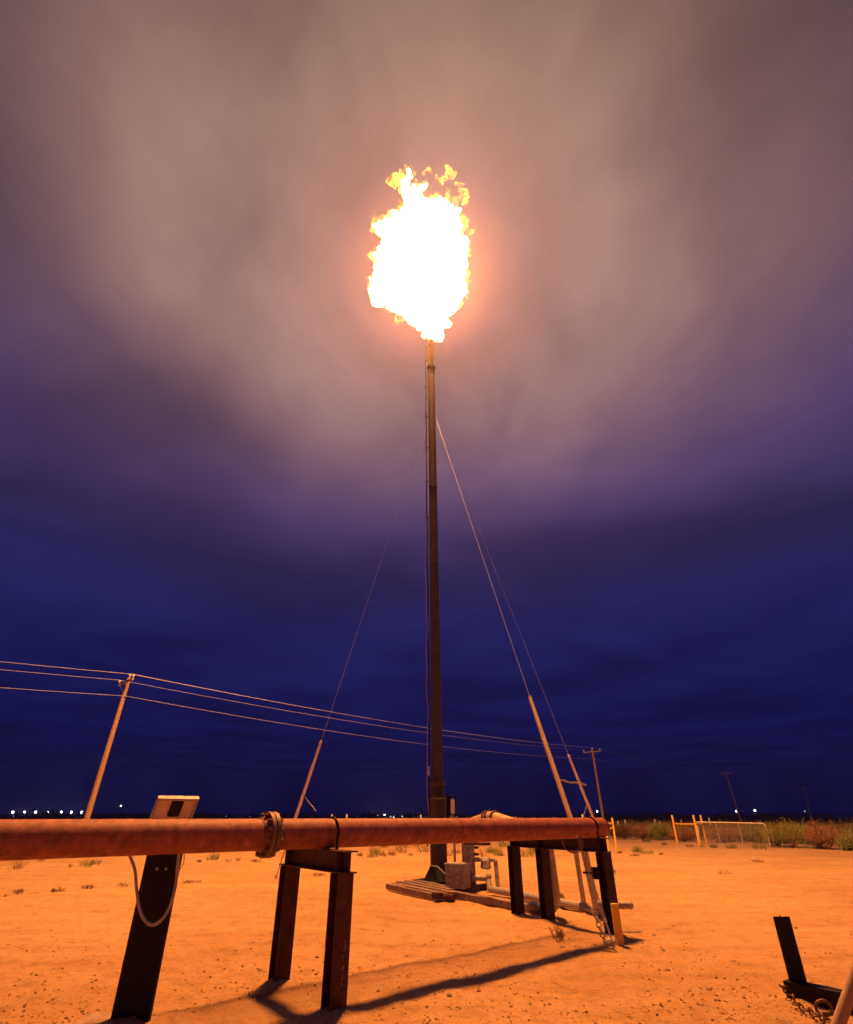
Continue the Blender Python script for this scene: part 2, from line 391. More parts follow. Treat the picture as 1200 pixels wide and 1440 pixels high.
# ------------------------------------------------------------------ flame
def flame_obj():
    fl = thing('flame', S(ztop), 'huge white-hot gas flame with ragged yellow wisps above the stack', 'flame')
    k = (A(601, 380, SY) - A(600, 380, SY)).x
    def blob(circles, vox, amp, sc, seed, stretch=1.0):
        r_ = random.Random(seed); bm = bmesh.new()
        for (x, y, r) in circles:
            c = A(x, y, SY + r_.uniform(-0.4, 0.4) * r * k * 1.2)
            mt = Matrix.Translation(c) @ Matrix.Diagonal((1, 1.0, 1.05 * stretch, 1))
            bmesh.ops.create_icosphere(bm, subdivisions=3, radius=r * k, matrix=mt)
        me = bpy.data.meshes.new('flame_raw'); bm.to_mesh(me); bm.free()
        o = bpy.data.objects.new('flame_raw', me); COL.objects.link(o)
        md = o.modifiers.new('r', 'REMESH'); md.mode = 'VOXEL'; md.voxel_size = vox
        me2 = bpy.data.meshes.new_from_object(o.evaluated_get(bpy.context.evaluated_depsgraph_get()))
        bpy.data.objects.remove(o); bpy.data.meshes.remove(me)
        off = ORIG[fl.name]; nr = [v.normal.copy() for v in me2.vertices]
        for v, nn in zip(me2.vertices, nr):
            p = v.co.copy(); q_ = Vector((p.x * sc, p.y * sc, p.z * sc * 0.7)) + Vector((seed * 3.1, 0, 0))
            a = noise.turbulence(q_, 5, True, noise_basis='PERLIN_ORIGINAL', amplitude_scale=0.55, frequency_scale=2.1) - 0.42
            b = noise.noise(q_ * 3.0)
            sp_ = max(0.0, noise.noise(q_ * 2.2 + Vector((4, 7, 1)))) ** 1.5 * 1.6 + max(0.0, noise.noise(q_ * 5.5)) * .5
            v.co = p + (nn * .75 + Vector((0, 0, .45))) * amp * sp_ + nn * amp * (a * .9 + .25 * b - .15) + Vector((noise.noise(q_ * 1.7 + Vector((9, 0, 0))), 0, 0)) * amp * 0.5
            v.co -= off
        me2.polygons.foreach_set('use_smooth', [True] * len(me2.polygons)); me2.update()
        return me2
    body = [(616, 471, 8), (606, 468, 9), (609, 458, 13), (600, 452, 14), (589, 444, 11), (609, 440, 22), (593, 430, 25), (579, 424, 14), (606, 420, 33), (615, 408, 34), (580, 400, 42), (600, 385, 48),
            (584, 372, 44), (612, 360, 42), (592, 350, 46), (612, 335, 40), (598, 322, 38), (622, 312, 26), (584, 322, 32), (562, 322, 22), (545, 323, 13), (536, 320, 8), (556, 345, 18), (548, 372, 20), (540, 392, 15),
            (531, 408, 11), (530, 420, 9.5), (541, 402, 15), (640, 385, 13), (636, 345, 16), (641, 318, 10), (638, 405, 10), (634, 425, 9), (600, 300, 16), (615, 296, 10), (640, 300, 7)]
    wisp = [(590, 294, 10), (582, 286, 9), (576, 276, 8), (571, 267, 7.5), (572, 256, 6), (576, 248, 5.5), (575, 243, 4), (585, 278, 6), (590, 268, 5.5), (597, 263, 4.5), (584, 262, 4)]
    # a dense white-hot heart gives most of the light; the gas around it is thin and only adds to it
    heart = emit('white-hot heart', (1.0, 0.355, 0.078), 945); heart.cycles.emission_sampling = 'FRONT'
    gas = bpy.data.materials.new('burning gas'); gas.use_nodes = True
    N, L = gas.node_tree.nodes, gas.node_tree.links; N.clear()
    o_ = N.new('ShaderNodeOutputMaterial'); e = N.new('ShaderNodeEmission'); t_ = N.new('ShaderNodeBsdfTransparent'); ad = N.new('ShaderNodeAddShader')
    e.inputs['Color'].default_value = (1.0, 0.52, 0.16, 1); e.inputs['Strength'].default_value = 4.2
    L.new(t_.outputs[0], ad.inputs[0]); L.new(e.outputs[0], ad.inputs[1]); L.new(ad.outputs[0], o_.inputs['Surface']); gas.cycles.emission_sampling = 'NONE'
    # thin burning gas: adds light, hides nothing, breaks up into licks
    def thin(name, sc_, lo, hi, stops, k_):
        m = bpy.data.materials.new(name); m.use_nodes = True
        N, L = m.node_tree.nodes, m.node_tree.links; N.clear()
        o_ = N.new('ShaderNodeOutputMaterial'); e = N.new('ShaderNodeEmission'); t_ = N.new('ShaderNodeBsdfTransparent'); ad = N.new('ShaderNodeAddShader')
        tc = N.new('ShaderNodeTexCoord'); mp = N.new('ShaderNodeMapping'); mp.inputs['Scale'].default_value = (1, 1, .55); nz = N.new('ShaderNodeTexNoise')
        nz.inputs['Scale'].default_value = sc_; nz.inputs['Detail'].default_value = 5; nz.inputs['Distortion'].default_value = .6
        L.new(tc.outputs['Object'], mp.inputs[0]); L.new(mp.outputs[0], nz.inputs['Vector'])
        rp = ramp(N, stops, 0, 0); L.new(nz.outputs['Fac'], rp.inputs['Fac']); L.new(rp.outputs['Color'], e.inputs['Color'])
        mr = N.new('ShaderNodeMapRange'); mr.interpolation_type = 'SMOOTHSTEP'; mr.inputs['From Min'].default_value = lo; mr.inputs['From Max'].default_value = hi; mr.inputs['To Max'].default_value = k_
        L.new(nz.outputs['Fac'], mr.inputs['Value']); L.new(mr.outputs[0], e.inputs['Strength'])
        L.new(t_.outputs[0], ad.inputs[0]); L.new(e.outputs[0], ad.inputs[1]); L.new(ad.outputs[0], o_.inputs['Surface'])
        m.cycles.emission_sampling = 'NONE'; return m
    st_ = [(0.42, (1.0, 0.16, 0.0)), (0.55, (1.0, 0.42, 0.0)), (0.72, (1.0, 0.72, 0.08))]
    yel = thin('yellow flame', 2.4, .34, .54, st_, .62)
    lick = thin('thin flame licks', 1.5, .47, .66, st_, .8)
    warm = emit('bright flame wisp', (1.0, 0.72, 0.22), 6); warm.cycles.emission_sampling = 'NONE'
    def put(name, me, m):
        me.materials.clear(); me.materials.append(m); o = bpy.data.objects.new(name, me); COL.objects.link(o); o.parent = fl; ORIG[o.name] = ORIG[fl.name]; return o
    put('flame_body', blob(body, 0.07, 0.34, 1.5, 1), gas)
    bm = bmesh.new(); bmesh.ops.create_icosphere(bm, subdivisions=3, radius=1.0, matrix=Matrix.Translation(A(602, 388, SY) - ORIG[fl.name]) @ Matrix.Diagonal((1.3, 1.2, 1.9, 1)))
    me = bpy.data.meshes.new('flame_heart'); bm.to_mesh(me); bm.free(); me.polygons.foreach_set('use_smooth', [True] * len(me.polygons)); put('flame_heart', me, heart)
    put('flame_plume', blob(wisp, 0.05, 0.20, 2.4, 2), warm)
    put('flame_fringe', blob([(x, y, r + 3.5) for x, y, r in body if r > 7 and y < 402], 0.10, 0.75, 1.3, 31), lick)
    put('plume_fringe', blob([(x, y - 1, r + 3) for x, y, r in wisp] + [(556, 255, 6), (563, 252, 6), (556, 300, 8), (566, 294, 7)], 0.06, 0.34, 2.2, 32), lick)
    for i, c in enumerate([
        [(549, 254, 5.5), (555, 258, 6), (562, 254, 6.5), (556, 248, 5), (567, 250, 5), (564, 243, 4)],
        [(630, 247, 5), (633, 241, 5), (626, 251, 4), (637, 247, 4), (620, 254, 3), (616, 249, 2.5), (629, 236, 3.2), (622, 258, 2.4)],
        [(648, 261, 4), (652, 269, 5), (655, 277, 5), (653, 285, 4.4), (657, 270, 3.2), (642, 258, 3)],
        [(556, 302, 5), (563, 298, 5), (550, 306, 4), (568, 294, 3.5), (544, 310, 3)],
        [(598, 240, 2), (603, 238, 1.6), (595, 244, 1.6), (606, 242, 1.4)],
        [(630, 274, 3.2), (631, 279, 3), (629, 269, 3), (632, 284, 2.6)],
        [(531, 317, 3.5), (527, 321, 3.2), (536, 314, 3), (524, 325, 2)],
        [(651, 370, 5), (654, 377, 5), (656, 384, 5), (654, 391, 5), (650, 363, 5)],
        [(645, 420, 3.5), (647, 428, 3), (643, 434, 3)],
        [(606, 292, 4), (612, 290, 3), (598, 293, 4)],
        [(598, 476, 2.2), (602, 472, 2), (606, 477, 2)]]):
        put('flame_wisp', blob(c, 0.035, 0.16, 3.6, 5 + i, 1.15), yel)
flame_obj()

# ------------------------------------------------------------------ skid base under the stack
sk = thing('skid_frame', (0.2, 15.6, 0), 'low rusty skid of flat beams and planks running right from the stack', 'skid')
a, b = G(545, 1250), G(622, 1268)
mb = MB(); mb.bar(a + Vector((0, 0, .055)), b + Vector((0, 0, .055)), 0.10, 0.11, bev=0.008); mb.build('edge_beam', M['rust_wood'], sk)
mb = MB(); c = G(575, 1247); d = G(660, 1258)
for i in range(3):
    o_ = Vector((0.16, 0.13, 0)) * i * 1.25; mb = MB()
    mb.bar(a + Vector((0.28, 0.22, .13 + .004 * i)) + o_, b + Vector((0.28, 0.22, .13 + .004 * i)) + o_ + Vector((-0.25 * i, 0.35 * i, 0)), 0.16, 0.035, bev=0.004)
    mb.build('deck_plank', M['rust_wood'], sk)
ra, rb = G(574, 1250), G(768, 1288); mb = MB(); mb.bar(ra + Vector((0, 0, .065)), rb + Vector((0, 0, .065)), .14, .12, bev=.01); mb.build('runner_beam', M['rust_wood'], sk)
mb = MB(); mb.poly([a + Vector((.08, .05, .118)), b + Vector((.0, .12, .118)), ra.lerp(rb, .44) + Vector((-.1, 0, .118)), ra + Vector((-.1, 0, .118))], (0, 0, 1), .012); mb.build('deck_plate', M['rust_wood'], sk)
mb = MB(); e = b + Vector((0.10, 0.06, 0.07))
mb.tube([e + Vector((-.16, .10, 0)), e + Vector((.16, -.10, 0))], 0.075, 14); mb.box(b + Vector((-.10, .02, .10)), (.22, .16, .12), Matrix.Rotation(R(-56), 3, 'Z'), .01); mb.build('towing_end', M['beam'], sk)
mb = MB(); mb.bar(G(640, 1257) + Vector((0, 0, .06)), G(690, 1250) + Vector((0, 0, .06)), .10, .12, bev=.006); mb.build('cross_beam', M['beam'], sk); mb = MB(); mb.bar(a + Vector((.6, .55, .06)), G(600, 1243) + Vector((0, 0.4, .06)), .10, .10)
mb.build('cross_beam', M['beam'], sk)

# grey battery box
bc = G(658, 1257); bx = thing('battery_box', (bc.x - .10, bc.y, 0), 'scuffed grey steel box with a lid at the foot of the stack', 'box')
Mz = Matrix.Rotation(R(-25), 3, 'Z'); b0 = Vector((bc.x - .22, bc.y + .15, 0.1))
mb = MB(); mb.box(b0 + Vector((0, 0, .235)), (.50, .42, .47), Mz, .02); mb.build('box_body', M['dark_vessel'], bx)
mb = MB(); mb.box(b0 + Vector((0, 0, .49)), (.54, .46, .04), Mz, .012); mb.bar(b0 + Mz @ Vector((-.12, -.24, .40)), b0 + Mz @ Vector((.12, -.24, .40)), .015, .02); mb.build('lid', M['galv'], bx)

# upright mottled vessel
vc = G(661, 1251); ve = thing('knockout_vessel', (vc.x, vc.y, 0), 'upright mottled grey pipe vessel between the grey box and the looped piping', 'vessel')
mb = MB(); vh = A(659, 1158, vc.y).z
mb.tube([vc + Vector((0, 0, .02)), vc + Vector((-.02, 0, vh))], 0.165, 24); mb.build('shell', M['dark_vessel'], ve)
mb = MB()
for z in (.1, .62, 1.15):
    mb = MB(); mb.ring(vc + Vector((0, 0, z)), (0, 0, 1), .172, .018); mb.build('weld_band', M['grey_pipe'], ve)
mb = MB()
for k in range(10):
    t = k * .63; mb = MB(); mb.tube([vc + Vector((.17 * math.cos(t), .17 * math.sin(t), 1.02)), vc + Vector((.235 * math.cos(t), .235 * math.sin(t), 1.02))], .022, 6); mb.build('bolt_lug', M['beam'], ve)
for z in (.75, .9, 1.12): mb = MB(); mb.tube([vc + Vector((.15, -.06, z)), vc + Vector((.25, -.09, z))], .028, 8); mb.build('bolt_lug', M['beam'], ve)

# looped small piping with a valve
lp = thing('piping_loop', G(690, 1256), 'looped grey small bore piping with a hanging valve beside the vessel', 'pipework')
ly = vc.y - .05
p1, p2, p3 = A(664, 1209, ly), A(697, 1209, ly), A(701, 1252, ly - .12)
def bend(pts, r=0.06, n=5):
    pts = [Vector(p) for p in pts]; out = [pts[0]]
    for i in range(1, len(pts) - 1):
        a_, b_, c_ = pts[i - 1], pts[i], pts[i + 1]
        d1 = (a_ - b_).normalized() * min(r, (a_ - b_).length * .45); d2 = (c_ - b_).normalized() * min(r, (c_ - b_).length * .45)
        for k in range(n + 1):
            t = k / n; out.append((b_ + d1) * (1 - t) ** 2 + b_ * 2 * t * (1 - t) + (b_ + d2) * t * t)
    out.append(pts[-1]); return out
mb = MB(); mb.tube(bend([p1, p2 + Vector((0, 0, 0)), p3]), .052, 12); mb.ring(p2 + Vector((.0, 0, -.03)), (0, 0, 1), .055, .018)
mb.ring(p3 + Vector((-.0, 0, .02)), (0, 0, 1), .06, .02); mb.ring(A(699, 1230, ly - .05), (0, 0, 1), .056, .014); mb.build('upper_pipe', M['grey_pipe'], lp)
p4, p5, p6 = A(664, 1235, ly - .12), A(687, 1235, ly - .16), A(689, 1258, ly - .4)
mb = MB(); mb.tube(bend([p4, p5, p6]), .060, 12); mb.ring(p5 + Vector((-.06, 0, 0)), (1, 0, 0), .062, .02); mb.ball(A(687, 1233, ly - .16), .085, 8); mb.box(p6 + Vector((0, 0, 0)), (.16, .16, .16), None, .03)
mb.build('lower_pipe', M['grey_pipe'], lp)
mb = MB(); vb = A(683, 1212, ly); mb.ball(vb, .10, 8, (1.2, .9, .75)); mb.tube([vb, vb + Vector((0, 0, -.12))], [.11, .14], 14); mb.tube([vb + Vector((0, 0, -.12)), vb + Vector((0, 0, -.16))], [.14, .10], 14)
mb.ring(vb + Vector((-.1, 0, .02)), (1, 0, 0), .07, .025); mb.ring(vb + Vector((.1, 0, .02)), (1, 0, 0), .07, .025); mb.build('valve', M['dark_vessel'], lp)

# control panel on the far side of the stack
cy = 16.3; cb = Vector((A(636, 1200, cy).x + .02, cy, 0))
cpn = thing('control_panel', cb, 'small control box with pale door in a dark frame right of the stack', 'control box')
pc = A(635, 1133, cy)
mb = MB(); mb.tube([cb + Vector((.05, .1, 0)), Vector((cb.x + .05, cy + .1, pc.z - .2))], .03, 8); mb.build('stand', M['grey_pipe'], cpn)
mb = MB(); w, h = .26, .52
mb.box(pc + Vector((-w / 2 + .02, .05, 0)), (.04, .22, h)); mb.box(pc + Vector((w / 2 - .02, .05, 0)), (.04, .22, h)); mb.box(pc + Vector((0, .05, h / 2 + .012)), (w + .03, .26, .02)); mb.box(pc + Vector((-.06, .10, 0)), (.1, .10, h - .05))
mb.build('frame', M['black'], cpn)
mb = MB(); mb.box(pc + Vector((.045, .02, -.01)), (.13, .12, .34), None, .006); mb.build('door', M['white'], cpn)
mb = MB(); mb.tube([pc + Vector((.03, 0, -.18)), pc + Vector((.02, 0, -.3)), pc + Vector((.05, .05, -.5))], .025, 8); mb.ball(pc + Vector((.0, 0, -.24)), .05, 6); mb.build('conduit', M['grey_pipe'], cpn)

# ------------------------------------------------------------------ main pipe
mp = thing('horizontal_pipe', (P0.x, P0.y, 0), 'long rusty red horizontal pipe running across the foreground on supports', 'pipe')
pend = pipe_at(846)
pst = P0 - PD * 9
mb = MB(); nseg = 60; fl_c = pipe_at(377)
mb.tube([pst + (fl_c - PD * .10 - pst) * i / 30 for i in range(31)], PR, 48); mb.build('pipe_run', M['rust_pipe'], mp)
mb = MB(); mb.tube([fl_c + PD * .10 + (pend - fl_c - PD * .10) * i / 40 for i in range(41)], PR, 48)
for px in (642,): mb.ring(pipe_at(px), PD, PR - .001, .008, 48)
mb.build('pipe_run', M['rust_pipe'], mp)
mb = MB(); mb.tube([pend + PD * t for t in (0, .03, .06, .08, .095, .10)], [PR, PR * .97, PR * .86, PR * .7, PR * .4, .01], 36); mb.ring(pend, PD, PR - .002, .007, 48); mb.build('end_cap', M['rust_flange'], mp)
for sgn in (-1, 1):
    mb = MB(); c = fl_c + PD * sgn * .006
    mb.tube([c, c + PD * sgn * .042], .212, 48); mb.tube([c + PD * sgn * .042, c + PD * sgn * .055, c + PD * sgn * .10], [.175, .168, PR + .004], 40); mb.ring(c + PD * sgn * .10, PD, PR, .008, 40)
    mb.build('flange', M['rust_flange'], mp)
d_, s_, u_ = frame(PD)
for k in range(12):
    t = 2 * math.pi * (k + .5) / 12; o_ = (s_ * math.cos(t) + u_ * math.sin(t)) * .185
    mb = MB(); mb.tube([fl_c + o_ - PD * .085, fl_c + o_ + PD * .085], .013, 8)
    for sg in (-1, 1): mb.tube([fl_c + o_ + PD * sg * .049, fl_c + o_ + PD * sg * .075], .024, 6, smooth=False)
    mb.build('flange_bolt', M['rust_flange'], mp)

# pipe supports
def strap(root, c, ztop_beam):
    mb = MB(); pts = []
    for i in range(25):
        t = -math.pi / 2 - .55 + (math.pi + 1.1) * i / 24 + math.pi / 2
        t = R(-28) + (math.pi + R(56)) * i / 24
        pts.append(Vector((c.x, c.y, PZ)) + (ND * math.cos(t) + Vector((0, 0, 1)) * math.sin(t)) * (PR + .012))
    pts = [pts[0].lerp(pts[0], 0) + Vector((0, 0, -(pts[0].z - ztop_beam) - .06))] + pts + [pts[-1] + Vector((0, 0, -(pts[-1].z - ztop_beam) - .06))]
    mb.tube(pts, .011, 8)
    for e in (pts[0], pts[-1]): mb.tube([Vector((e.x, e.y, ztop_beam + .001)), Vector((e.x, e.y, ztop_beam + .022))], .022, 6, smooth=False)
    return mb.build('u_bolt', M['black'], root)

def support(name, lab, legs, ext, hb, grp, m_beam):
    """an I-beam laid on H-section legs"""
    n = (legs[-1] - legs[0]).normalized()
    root = thing(name, legs[0], lab, 'pipe support', grp)
    zt = PZ - PR - .006; a = legs[0] - n * ext; b = legs[-1] + n * ext
    a = Vector((a.x, a.y, zt - hb / 2)); b = Vector((b.x, b.y, zt - hb / 2))
    mb = MB(); mb.ibeam(a, b, .17, hb, .013, .010); mb.build('cross_beam', m_beam, root)
    side = Vector((-n.y, n.x, 0))
    for l in legs:
        for sg in (-1, 1):
            mb = MB(); mb.box(Vector((l.x, l.y, zt - hb / 2)) + side * sg * .045, (.075, .010, hb - .030), Matrix((side, n, Vector((0, 0, 1)))).transposed()); mb.build('stiffener', m_beam, root)
    for l in legs:
        mb = MB(); mb.ibeam(Vector((l.x, l.y, -.08)), Vector((l.x, l.y, zt - hb - .003)), .185, .17, .012, .009, up=n)
        mb.build('leg', m_beam, root)
    return root, n, zt
l1, l2 = G(392, 1380), G(469, 1420)
nt, n1, zt1 = support('pipe_support', 'near rust brown pipe support with two legs and chalk marks beside the flange', [l1, l2], .16, .20, 'steel supports under the pipe', M['beam'])
strap(nt, pipe_at(466), zt1)
def chalk(root, leg, n):
    f0 = Vector((leg.x, leg.y, 0)) + n * .0862; sd = Vector((-n.y, n.x, 0))
    def s(pts, z0):
        mb = MB()
        for (x0, y0), (x1, y1) in zip(pts[:-1], pts[1:]):
            mb.bar(f0 + sd * (x0 - .0) + Vector((0, 0, z0 + y0)), f0 + sd * (x1 - .0) + Vector((0, 0, z0 + y1)), .004, .0015, up=n)
        mb.build('chalk_mark', M['chalk'], root)
    e = .028
    s([(e - .012, 0), (e + .02, 0)], .52); s([(e + .016, 0), (e + .010, -.045)], .52)
    s([(e - .004, -.05), (e + .012, -.03), (e + .012, -.07), (e - .006, -.072)], .52)
    s([(e - .012, .0), (e - .006, -.022), (e + .012, -.004)], .415); s([(e - .008, -.03), (e - .004, -.05)], .415)
    s([(e - .010, 0), (e + .010, -.008), (e - .008, -.03), (e + .010, -.038)], .335)
    s([(e - .006, 0), (e + .008, -.02), (e - .008, -.026), (e + .006, -.048)], .27)
    s([(e - .012, 0), (e + .004, -.012), (e - .012, -.022)], .205)
chalk(nt, l2, n1)
r1, r2, r3 = G(729, 1287), G(767, 1296), G(864, 1314)
lin = (r3 - r1).normalized(); r2 = r1 + lin * (r2 - r1).dot(lin)
ft, n2, zt2 = support('pipe_support', 'far dark pipe support with three legs under the capped pipe end', [r1, r2, r3], .10, .20, 'steel supports under the pipe', M['beam_dark'])
strap(ft, pipe_at(830), zt2)

# ------------------------------------------------------------------ post with tilted panel, behind the pipe
pb = G(181, 1440); py_ = pb.y
pp = thing('wide_post', (pb.x, pb.y, 0), 'wide flat black steel post behind the pipe carrying a small tilted panel', 'post')
tp = A(244, 1140, py_ + .02).z
mb = MB(); rot = Matrix.Rotation(R(4), 3, 'Z'); w = .355
mb.bar(Vector((pb.x, pb.y + .02, -.1)), Vector((pb.x + .01, pb.y + .02, 1.44)), w, .045, up=(0.07, 1, 0), bev=.004); mb.build('column', M['black'], pp)
mb = MB()
for px in (221, 234): mb = MB(); c = A(px, 1222, py_ - .005); mb.tube([c + Vector((0, .03, 0)), c + Vector((0, -.012, 0))], .012, 8); mb.build('bolt', M['galv'], pp)
# tilted panel, seen from its underside
yq = py_ + .05
vx = Vector((.80, .60, 0)).normalized(); hd = Vector((.60, -.80, 0))
up_ = (Vector((0, 0, 1)) * math.cos(R(38)) + hd * math.sin(R(38))).normalized(); nrm = vx.cross(up_).normalized()
if nrm.y > 0: nrm = -nrm
tl, tr = A(222.5, 1120, yq - .12), A(283.5, 1120, yq + .20)
W_, H_ = (tr.x - tl.x) / vx.x, .62
cc = (tl + vx * W_ / 2) - up_ * H_ / 2; Mp = Matrix((vx, up_, nrm)).transposed()
pn = thing('solar_panel', cc, 'small tilted pale panel with a dark square box above the pipe', 'panel')
mb = MB(); mb.box(cc, (W_ - .03, H_ - .03, .012), Mp); mb.build('backing', M['panel'], pn)
fr = MB()
for sg in (-1, 1):
    fr.box(cc + Mp @ Vector((0, sg * (H_ / 2 - .012), .010)), (W_, .026, .045), Mp); fr.box(cc + Mp @ Vector((sg * (W_ / 2 - .008), 0, .010)), (.018, H_ - .054, .043), Mp)
fr.build('frame', M['panel_frame'], pn)
mb = MB(); mb.box(cc + Mp @ Vector((.005, .185, .022)), (.115, .165, .030), Mp, .004); mb.build('junction_box', M['black'], pn)
mb = MB(); mb.box(cc + Mp @ Vector((0, .045, .012)), (W_ - .06, .018, .02), Mp); mb.box(cc + Mp @ Vector((0, .005, .012)), (W_ - .06, .018, .02), Mp)
for sg in (-1, 1): mb.tube([cc + Mp @ Vector((sg * .13, .10, .014)), cc + Mp @ Vector((sg * .15, .02, .016)), cc + Mp @ Vector((sg * .125, -.06, .014))], .005, 6)
mb.build('bracket', M['grey_pipe'], pn)
# cable hanging in a loop from the pipe past the post
fy = py_ - .16
mb = MB(); ctrl = [(178, 1196), (184, 1207), (190, 1225), (192, 1250), (196, 1277), (203, 1293), (213, 1301), (224, 1297), (235, 1283), (243, 1263), (248, 1240), (250, 1215), (252, 1195)]
cpts = [A(x, y, fy - .10 + .12 * i / 12) for i, (x, y) in enumerate(ctrl)]
def smooth_pts(p, n=4):
    out = []
    for i in range(len(p) - 1):
        a_, b_, c_, d_ = p[max(i - 1, 0)], p[i], p[i + 1], p[min(i + 2, len(p) - 1)]
        for k in range(n):
            t = k / n; out.append(.5 * ((2 * b_) + (c_ - a_) * t + (2 * a_ - 5 * b_ + 4 * c_ - d_) * t * t + (3 * b_ - a_ - 3 * c_ + d_) * t ** 3))
    out.append(p[-1]); return out
mb.tube(smooth_pts(cpts), .0135, 10); tag(mb.build('hanging_cable', M['fade_cable'], origin=cpts[6]), 'brown cable hanging in a loop below the pipe in front of black post', 'cable')
mb = MB(); mb.tube(smooth_pts([A(x, y, py_ + .1) for x, y in ((258, 1190), (259, 1205), (258, 1215), (254, 1222), (250, 1224))]), .004, 6); mb.build('thin_wire', M['rubber'], pp)
pc_ = G(140, 1437); mb = MB()
mb.box((pb.x - .20, pb.y + .02, -.02), (.50, .42, .10), Matrix.Rotation(R(9), 3, 'Z'), .02)
tag(mb.build('concrete_pad', M['rock'], origin=(pb.x - .16, pb.y, 0)), 'pale worn concrete footing under the wide black post', 'footing')

# ------------------------------------------------------------------ wrapped crossover pipe behind (its hump shows over the main pipe)
hy = 14.6; top = A(690, 1141, hy)
cr = thing('crossover_pipe', (top.x, hy, 0), 'tan humped pipe with ring clamps peeking over the main pipe', 'pipe')
c0, c1, c2, c3_ = Vector((vc.x - .02, vc.y, vh - .05)), A(660, 1160, 15.2), Vector((top.x, hy, top.z - .11)), A(731, 1162, 13.7)
ce = Vector(((r1 + (r3 - r1) * .12).x, (r1 + (r3 - r1) * .12).y, zt2 + .13))
mb = MB(); mb.tube(bend([c0, c1, c2, c3_, ce], .14, 6), .125, 24); mb.build('pipe_run', M['tan_pipe'], cr)
mb = MB()
for (p, dd) in ((c1 + (c2 - c1) * .05, c2 - c1), (c1 + (c2 - c1) * .80, c2 - c1), (c1 + (c2 - c1) * .93, c2 - c1), (c2 + (c3_ - c2) * .15, c3_ - c2), (c2 + (c3_ - c2) * .90, c3_ - c2), (c3_, c3_ - c2)):
    mb = MB(); mb.tube([p - dd.normalized() * .022, p + dd.normalized() * .022], .158, 24); mb.build('ring_clamp', M['rust_flange'], cr)
mb = MB(); mb.bar(A(655, 1187, 15.0), A(687, 1187, 13.6), .10, .05); mb.build('support_arm', M['beam'], cr)

# ground line with big elbow, and the second ground line with its two risers
gl_ = thing('elbow_pipe', G(780, 1288), 'grey pipe rising from the end of the skid beam through a big elbow', 'pipe')
e0, e1 = G(748, 1283) + Vector((0, 0, .09)), G(783, 1290) + Vector((0, 0, .09))
eu = A(771, 1190, e1.y - .35)
mb = MB(); mb.tube(bend([e0, e1 + (e1 - e0).normalized() * .05, Vector((eu.x, eu.y, zt2 - .02))], .38, 12), .088, 20); mb.build('pipe_run', M['grey_pipe'], gl_)
mb = MB(); mb.ring(e1.lerp(Vector((eu.x, eu.y, zt2 - .02)), .45), Vector((eu.x, eu.y, zt2)) - e1, .088, .010); mb.build('weld_band', M['rust_flange'], gl_)
g2 = thing('ground_pipe', G(740, 1264), 'grey pipe lying on the ground with two thin uprights at its end', 'pipe')
f0, f1 = G(690, 1258) + Vector((0, 0, .10)), G(819, 1284) + Vector((0, 0, .10))
mb = MB(); mb.tube([f0 + (f1 - f0) * i / 8 for i in range(9)], .070, 18)
mb.build('pipe_run', M['grey_pipe'], g2)
u1b, u1t = G(823, 1283) + Vector((0, 0, .06)), None
u1t = A(809, 1192, u1b.y - .20); u2b = G(841, 1288) + Vector((0, 0, .06)); u2t = A(821, 1192, u2b.y - .30)
for (b_, t_, r_) in ((u1b, u1t, .048), (u2b, u2t, .066)):
    mb = MB(); mb.tube(bend([b_, t_], .1), r_, 14); mb.ring(b_ + (t_ - b_) * .04, t_ - b_, r_, .02); mb.ring(b_ + (t_ - b_) * .82, t_ - b_, r_, .008); mb.build('riser', M['grey_pipe'], g2)
mb = MB(); mb.tube([u1b + Vector((-.14, .05, .02)), u1b, u2b], .062, 12); mb.ball(u1b + Vector((.03, 0, 0)), .10, 8); mb.tube([u2b + Vector((-.05, .03, -.02)), u2b + Vector((.34, .10, -.02))], .085, 14); mb.ball(u2b, .105, 8); mb.build('valve', M['dark_vessel'], g2)
mb = MB(); jc = A(839, 1228, r3.y + .35); mb.box(jc, (.14, .12, .17), None, .01); mb.bar(jc + Vector((-.2, .1, 0)), jc + Vector((.2, -.02, 0)), .02, .03); mb.build('junction_box', M['black'], g2)
mb = MB(); mb.box(jc + Vector((.045, -.062, 0)), (.035, .006, .14)); mb.build('tag_plate', M['white'], g2)
mb = MB(); tb = A(868, 1273, 10.9); mb.tube([tb + Vector((-.3, .1, .0)), tb + Vector((.21, -.02, .0))], [.055, .055], 14); mb.ball(tb + Vector((.21, -.02, 0)), .055, 8)
mb.tube([tb + Vector((-.22, .075, 0)), tb + Vector((-.22, .075, -tb.z))], .03, 8)
tag(mb.build('pipe_stub', M['grey_pipe'], origin=(tb.x, tb.y, 0)), 'short blunt grey pipe stub sticking out beside the yellow post', 'pipe')

